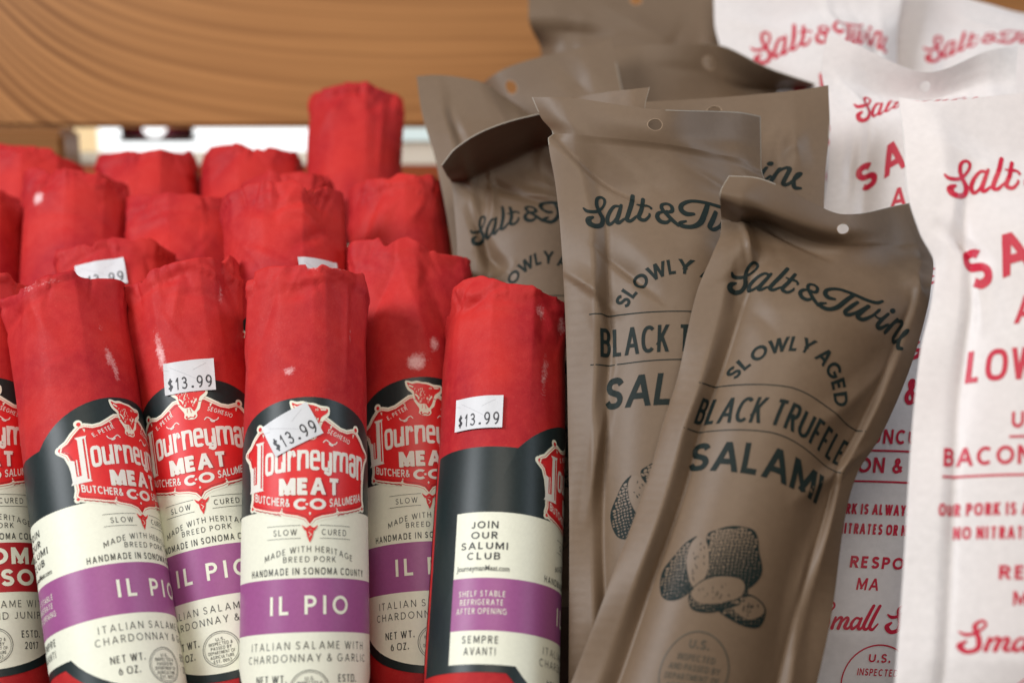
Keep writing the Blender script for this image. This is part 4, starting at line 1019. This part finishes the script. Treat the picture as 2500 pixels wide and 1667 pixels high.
# ------------------------------------------------------------------ pouches
BG = 'brown film salami pouches'; WG = 'white film salami pouches'
def rows(*r, lean=.00024):
    """each row: v in mm, depth of the top row's plane, five (x, y) pixels, optional five depth shifts"""
    out = []
    for q in r:
        v, d, p = q[0], q[1], q[2]
        out.append((v, d-lean*v, p)+((q[3],) if len(q) > 3 else ()))
    return out
D1 = .492
pouch('brown pouch in front printed SALAMI in full above cut truffles', 'brown', rows(
    (0, D1, [(1779, 430), (1832, 432), (2062, 524), (2200, 500), (2264, 486)], (-.012, -.012, -.004, .020, .030)),
    (6.5, D1, [(1757, 476), (1808, 490), (2058, 566), (2216, 558), (2270, 556)], (-.016, -.015, -.005, .018, .026)),
    (13, D1, [(1761, 535), (1810, 542), (2046, 606), (2230, 606), (2276, 602)], (.003, .003, 0, .016, .024)),
    (18, D1, [(1760, 566), (1808, 572), (2036, 634), (2240, 654), (2278, 650)], (.002, .002, 0, .012, .018)),
    (25, D1, [(1742, 614), (1800, 612), (2018, 676), (2240, 714), (2272, 706)]),
    (38.7, D1, [(1703, 708), (1771, 703), (1993, 757), (2210, 815), (2246, 822)]),
    (69.7, D1, [(1652, 930), (1701, 940), (1905, 961), (2105, 1058), (2152, 1060)]),
    (86.2, D1, [(1617, 1040), (1663, 1050), (1862, 1068), (2050, 1160), (2090, 1162)]),
    (101.7, D1, [(1591, 1138), (1638, 1146), (1838, 1176), (2026, 1252), (2064, 1256)]),
    (142.5, D1, [(1492, 1412), (1548, 1417), (1725, 1450), (1962, 1500), (2030, 1498)]),
    (175, D1, [(1392, 1672), (1452, 1678), (1660, 1700), (1905, 1738), (1975, 1742)]),
    (205, D1, [(1305, 1880), (1362, 1885), (1590, 1908), (1850, 1935), (1920, 1938)])),
    BG, seed=41, bulge=11.5, ridge=4.2, uoff=.05, bulge_u=.66, ridge_u=.80, ncr=4, camp=.7, creases=[(30, 14, 4, 9, .8, .5), (32, 16.5, 2, 8, .7, -.5), (31, 18.5, 3, 10, .8, .5), (33, 21, 4, 8, .7, -.45), (-20, 14, 14, 22, (1.2, 6), -2.6), (-29, 24, 66, 12, (1.2, 5), 2.2), (22, 62, -62, 22, 6, 2.0), (26, 90, -50, 22, 5, 2.4), (30, 150, 82, 40, 5, 1.8), (18, 178, 12, 14, 5, -2.6), (32, 24, 30, 14, 5, 1.6), (-30, 35, 75, 14, 4, -1.6)])
D2 = .517
pouch('brown pouch with open hang hole and torn corner, BLACK TRUFFLE partly covered', 'brown', rows(
    (0, D2, [(1299, 238), (1352, 238), (1608, 268), (1800, 274), (1856, 284)], (.004, .000, -.006, .012, .020)),
    (7, D2, [(1322, 290), (1375, 292), (1598, 316), (1806, 345), (1857, 352)], (.004, 0, -.006, .012, .020)),
    (12.5, D2, [(1348, 328), (1392, 332), (1604, 352), (1815, 395), (1858, 408)], (.003, 0, -.004, .008, .014)),
    (13.6, D2, [(1338, 336), (1392, 340), (1606, 360), (1817, 404), (1860, 416)], (.002, 0, -.003, .008, .012)),
    (25, D2, [(1356, 450), (1408, 452), (1640, 455), (1850, 480), (1890, 490)], (0, 0, 0, .012, .018)),
    (38.7, D2, [(1367, 548), (1427, 548), (1664, 551), (1872, 585), (1905, 596)], (0, 0, 0, .016, .026)),
    (69.7, D2, [(1380, 775), (1437, 775), (1660, 776), (1875, 815), (1910, 825)], (0, 0, 0, .012, .020)),
    (86.2, D2, [(1384, 894), (1440, 894), (1656, 890), (1884, 928), (1930, 938)]),
    (101.7, D2, [(1386, 1006), (1436, 1006), (1640, 1002), (1880, 1038), (1928, 1048)]),
    (142.5, D2, [(1390, 1286), (1434, 1286), (1622, 1290), (1870, 1320), (1925, 1330)]),
    (205, D2, [(1388, 1745), (1442, 1745), (1640, 1745), (1860, 1770), (1920, 1780)])),
    BG, seed=42, bulge=10, ridge=4.0, ridge_u=.76, ncr=4, camp=.7, env0=(13, 60), creases=[(-26, 22, 36, 26, (1.4, 9), -2.8), (-18, 57, 42, 18, (1.5, 8), -2.4), (-31, 62, 40, 14, (1.5, 6), 2.2), (-27, 72, 72, 14, (6, 1.5), 2.0), (-27, 110, 100, 34, 4, 1.8), (5, 45, 40, 12, 7, .8), (30, 14, 12, 18, 5, -1.2)])
D9 = .533
pouch('sliver of brown pouch with a white cut edge behind the hang hole pouch', 'brown', rows(
    (0, D9, [(1380, 243), (1400, 239), (1480, 226), (1560, 217), (1586, 214)], (.02, .014, .006, 0, 0)),
    (12, D9, [(1382, 300), (1402, 296), (1482, 286), (1552, 276), (1574, 272)], (.02, .014, .006, 0, 0)),
    (50, D9, [(1400, 520), (1420, 520), (1500, 510), (1570, 505), (1590, 500)]),
    (150, D9, [(1440, 1050), (1470, 1050), (1600, 1050), (1720, 1050), (1760, 1050)])), BG, seed=43, bulge=4, print_=False, ncr=3)
D8 = .549
pouch('brown pouch behind the hang hole pouch, only its letters ine showing', 'brown', rows(
    (0, D8, [(1440, 262), (1500, 255), (1745, 240), (1955, 220), (2022, 209)], (0, 0, .004, 0, 0)),
    (12, D8, [(1442, 335), (1502, 328), (1740, 312), (1958, 296), (2025, 296)]),
    (38.7, D8, [(1440, 490), (1500, 485), (1700, 460), (1952, 432), (2014, 436)]),
    (80, D8, [(1438, 760), (1498, 760), (1715, 740), (1945, 725), (2005, 725)]),
    (200, D8, [(1440, 1450), (1495, 1450), (1700, 1440), (1930, 1430), (1985, 1430)])), BG, seed=44, bulge=7, ncr=6, camp=.7, creases=[(30, 26, 80, 12, 5, 1.5)])
D3 = .585
pouch('brown pouch with its header folded forward into dark shade beside the red rolls', 'brown', rows(
    (0, D3, [(1078, 404), (1110, 364), (1215, 306), (1345, 272), (1395, 262)], (-.030, -.031, -.034, -.032, -.030)),
    (6, D3, [(1090, 428), (1124, 412), (1222, 360), (1348, 310), (1398, 300)], (-.016, -.016, -.018, -.018, -.016)),
    (12, D3, [(1102, 446), (1136, 438), (1226, 404), (1350, 350), (1402, 340)], (.0, .0, .0, .0, .0)),
    (24, D3, [(1110, 520), (1145, 512), (1270, 470), (1410, 450), (1460, 446)]),
    (38.7, D3, [(1116, 602), (1150, 594), (1335, 540), (1490, 540), (1535, 545)]),
    (57, D3, [(1118, 710), (1158, 704), (1338, 652), (1500, 652), (1545, 655)]),
    (90, D3, [(1122, 900), (1165, 895), (1340, 855), (1505, 850), (1550, 855)]),
    (200, D3, [(1125, 1500), (1170, 1500), (1340, 1480), (1510, 1480), (1555, 1480)])), BG, seed=45, bulge=6, ridge=2, ncr=4, camp=.8,
    creases=[(-18, 26, -62, 18, 4, 1.8), (-4, 24, 38, 16, 5, -2.4), (8, 28, 12, 22, 5, 2.0), (-26, 40, 70, 20, 4, -2.2), (-22, 50, 50, 12, 4, -2.4), (-24, 58, -20, 12, 4, 2.0)])
D4 = .612
pouch('brown pouch with smooth plain header right of the window gap', 'brown', rows(
    (0, D4, [(1017, 187), (1056, 184), (1160, 197), (1270, 262), (1330, 300)], (0, 0, 0, .006, .008)),
    (12, D4, [(1027, 262), (1068, 262), (1186, 275), (1300, 335), (1360, 370)]),
    (40, D4, [(1065, 400), (1105, 400), (1240, 410), (1360, 445), (1410, 460)]),
    (90, D4, [(1112, 690), (1150, 690), (1290, 690), (1420, 700), (1470, 710)]),
    (180, D4, [(1130, 1200), (1170, 1200), (1310, 1200), (1440, 1200), (1490, 1200)])), BG, seed=46, bulge=6, print_=False, ncr=3, camp=.6, creases=[(-24, 24, 84, 14, 5, -1.8)])
D5 = .634
pouch('brown pouch tilted sideways, orange wood showing through its hang hole', 'brown', rows(
    (0, D5, [(1112, 300), (1130, 262), (1226, 172), (1446, 109), (1492, 96)], (.03, .024, .004, 0, 0)),
    (12, D5, [(1125, 380), (1150, 340), (1270, 262), (1460, 182), (1508, 168)], (.03, .024, .004, 0, 0)),
    (40, D5, [(1140, 520), (1170, 480), (1310, 420), (1490, 330), (1535, 312)]),
    (150, D5, [(1180, 1000), (1220, 980), (1400, 940), (1580, 900), (1620, 890)])), BG, seed=47, bulge=5, print_=False, ncr=4, creases=[(-12, 10, 60, 14, 6, -2.0), (24, 12, 62, 14, 6, -1.4)])
D7 = .650
pouch('brown pouch with a dark drooping header flap in front of the white pouches', 'brown', rows(
    (0, D7, [(1455, 118), (1512, 114), (1725, 108), (1900, 176), (1990, 206)], (0, 0, -.004, -.030, -.030)),
    (12, D7, [(1456, 185), (1515, 185), (1735, 206), (1882, 223), (1984, 214)], (0, 0, .004, .008, .004)),
    (40, D7, [(1455, 340), (1510, 340), (1735, 350), (1925, 350), (1985, 350)]),
    (150, D7, [(1460, 900), (1515, 900), (1735, 900), (1920, 900), (1975, 900)])), BG, seed=48, bulge=5, print_=False, ncr=4)
D6 = .690
pouch('brown pouch reaching highest, cut off by the top of the frame', 'brown', rows(
    (0, D6, [(1290, -50), (1335, -50), (1553, -28), (1750, -38), (1800, -38)]),
    (12, D6, [(1291, 45), (1336, 42), (1553, 38), (1750, 30), (1800, 30)], (0, 0, 0, .0, .0)),
    (26, D6, [(1322, 126), (1362, 118), (1557, 110), (1750, 100), (1800, 95)], (.016, .008, 0, 0, 0)),
    (60, D6, [(1330, 300), (1370, 300), (1560, 290), (1750, 290), (1800, 290)]),
    (170, D6, [(1340, 850), (1380, 850), (1560, 850), (1745, 850), (1795, 850)])), BG, seed=49, half=43, bulge=6, print_=False, ncr=5, creases=[(-22, 20, 10, 18, 6, -2.2), (0, 16, 35, 22, 6, 1.2)])
# white ones
E1 = .460
pouch('large blurred white pouch in the front corner printed LOW and BACON', 'white', rows(
    (0, E1, [(2194, 240), (2262, 248), (2560, 226), (2850, 236), (2915, 242)], (.003, 0, 0, 0, 0)),
    (12, E1, [(2206, 338), (2276, 342), (2562, 330), (2850, 332), (2920, 336)]),
    (30, E1, [(2215, 468), (2298, 474), (2565, 470), (2842, 472), (2918, 472)]),
    (42, E1, [(2245, 568), (2308, 566), (2566, 568), (2845, 570), (2920, 570)]),
    (54, E1, [(2283, 655), (2328, 652), (2568, 662), (2848, 664), (2922, 664)]),
    (63, E1, [(2274, 738), (2328, 732), (2568, 735), (2848, 736), (2924, 736)]),
    (78, E1, [(2248, 852), (2312, 850), (2567, 852), (2850, 852), (2926, 852)]),
    (104.6, E1, [(2226, 1056), (2288, 1056), (2565, 1058), (2850, 1060), (2928, 1060)]),
    (150, E1, [(2204, 1412), (2268, 1412), (2560, 1420), (2850, 1424), (2930, 1426)]),
    (205, E1, [(2170, 1850), (2236, 1850), (2552, 1858), (2850, 1862), (2930, 1864)])), WG, seed=51, bulge=10, ridge=2.6, ridge_u=.77, bulge_u=.66, ncr=3, camp=.7,
    creases=[(-20, 22, 38, 22, 7, 2.0), (-6, 36, 30, 20, 8, -1.6), (-30, 48, 50, 12, 4, -2.2), (-27, 62, 80, 14, 5, 1.6)])
E2 = .552
pouch('white pouch low between brown pouch and blurred white pouch, printed RESPON', 'white', rows(
    (0, E2, [(1985, 570), (2042, 570), (2265, 570), (2490, 580), (2545, 585)]),
    (60, E2, [(1962, 815), (2020, 815), (2243, 820), (2468, 830), (2525, 835)]),
    (102, E2, [(1933, 1064), (1990, 1066), (2215, 1075), (2440, 1085), (2497, 1090)]),
    (148.5, E2, [(1896, 1366), (1953, 1368), (2178, 1380), (2405, 1390), (2460, 1395)]),
    (168, E2, [(1872, 1500), (1930, 1502), (2152, 1512), (2380, 1522), (2436, 1526)]),
    (205, E2, [(1842, 1760), (1900, 1762), (2122, 1772), (2350, 1782), (2406, 1786)])), WG, seed=52, bulge=5, ridge=1.2, ncr=2, camp=.5)
E3 = .583
pouch('white pouch behind the brown front pouch showing SA below its drooping header', 'white', rows(
    (0, E3, [(2020, 86), (2066, 100), (2262, 176), (2430, 120), (2484, 112)], (.0, -.001, -.005, -.003, 0)),
    (12, E3, [(2006, 168), (2060, 190), (2255, 246), (2432, 200), (2480, 200)], (.002, .002, .004, .002, 0)),
    (30, E3, [(2027, 292), (2083, 292), (2256, 264), (2440, 262), (2488, 266)]),
    (54, E3, [(2020, 438), (2072, 436), (2254, 402), (2440, 398), (2490, 400)]),
    (70, E3, [(2008, 520), (2062, 520), (2250, 500), (2440, 495), (2490, 495)]),
    (160, E3, [(1990, 980), (2045, 980), (2240, 970), (2430, 965), (2480, 965)])), WG, seed=53, bulge=6, ncr=3, camp=.6, creases=[(-30, 26, 62, 18, 4, 1.6), (-34, 50, 90, 18, 4, -1.6)])
E6 = .622
pouch('pinkish sliver of white pouch at the frame edge beside a drooping header', 'white', rows(
    (0, E6, [(2452, 122), (2500, 116), (2680, 110), (2860, 110), (2910, 112)]),
    (12, E6, [(2450, 190), (2498, 186), (2680, 180), (2860, 180), (2910, 182)]),
    (60, E6, [(2450, 440), (2498, 440), (2680, 436), (2860, 436), (2910, 436)]),
    (160, E6, [(2440, 960), (2490, 960), (2670, 960), (2850, 960), (2900, 960)])), WG, seed=54, bulge=6, ncr=3)
E4 = .668
pouch('white pouch at the top with all of its red script name in view', 'white', rows(
    (0, E4, [(1742, -50), (1796, -52), (2020, -62), (2172, -64), (2215, -64)]),
    (13, E4, [(1744, 52), (1800, 46), (2016, 24), (2160, 22), (2198, 20)]),
    (30, E4, [(1766, 156), (1834, 152), (2042, 98), (2158, 100), (2189, 102)], (0, 0, -.008, 0, .004)),
    (60, E4, [(1762, 330), (1822, 328), (2038, 290), (2156, 285), (2190, 285)]),
    (160, E4, [(1745, 830), (1800, 830), (2000, 820), (2150, 820), (2195, 820)])), WG, seed=55, bulge=6, ncr=4, camp=.8, creases=[(2, 20, 78, 16, 4, 2.0), (-26, 18, 25, 16, 5, 1.4)])
E5 = .684
pouch('white pouch in the top corner under the plank, its script name cut by the frame', 'white', rows(
    (0, E5, [(2196, -24), (2240, -34), (2400, 8), (2530, 36), (2575, 36)], (0, 0, 0, .006, .01)),
    (13, E5, [(2190, 62), (2238, 56), (2425, 58), (2570, 68), (2615, 72)]),
    (30, E5, [(2190, 152), (2250, 150), (2446, 104), (2610, 108), (2655, 110)]),
    (60, E5, [(2186, 300), (2242, 300), (2440, 265), (2610, 265), (2660, 265)]),
    (160, E5, [(2170, 800), (2225, 800), (2420, 790), (2600, 790), (2650, 790)])), WG, seed=56, bulge=6, ncr=4, camp=.8, creases=[(-4, 16, 30, 16, 5, 1.4)])

# ------------------------------------------------------------------ sloping shelf board under everything
roots = [o for o in COL.objects if o.name.startswith(('salami_roll', 'salami_pouch')) and o.parent is None]
b = np.array([o.location[:] for o in roots])
A_ = np.stack([b[:, 1], np.ones(len(b))], -1); k, c0 = np.linalg.lstsq(A_, b[:, 2], rcond=None)[0]
print('BASES', np.round(b, 3).tolist(), k, c0)
k = max(0.0, k); c0 = (b[:, 2]-k*b[:, 1]).min()-.006
y0, y1 = .30, P(0, 900, .765)[1]
V = []; xs = (-.36, .46); t = .018
for x in xs:
    for y in (y0, y1):
        for z in (0, -t): V.append((x, y, k*y+c0+z))
F = [[0, 4, 6, 2], [1, 3, 7, 5], [0, 1, 5, 4], [2, 6, 7, 3], [0, 2, 3, 1], [4, 5, 7, 6]]
tag(mesh_obj('shelf_board', V, F, [M_WOODK], smooth=False), 'sloping wooden shelf board carrying the rolls and pouches', 'shelf')
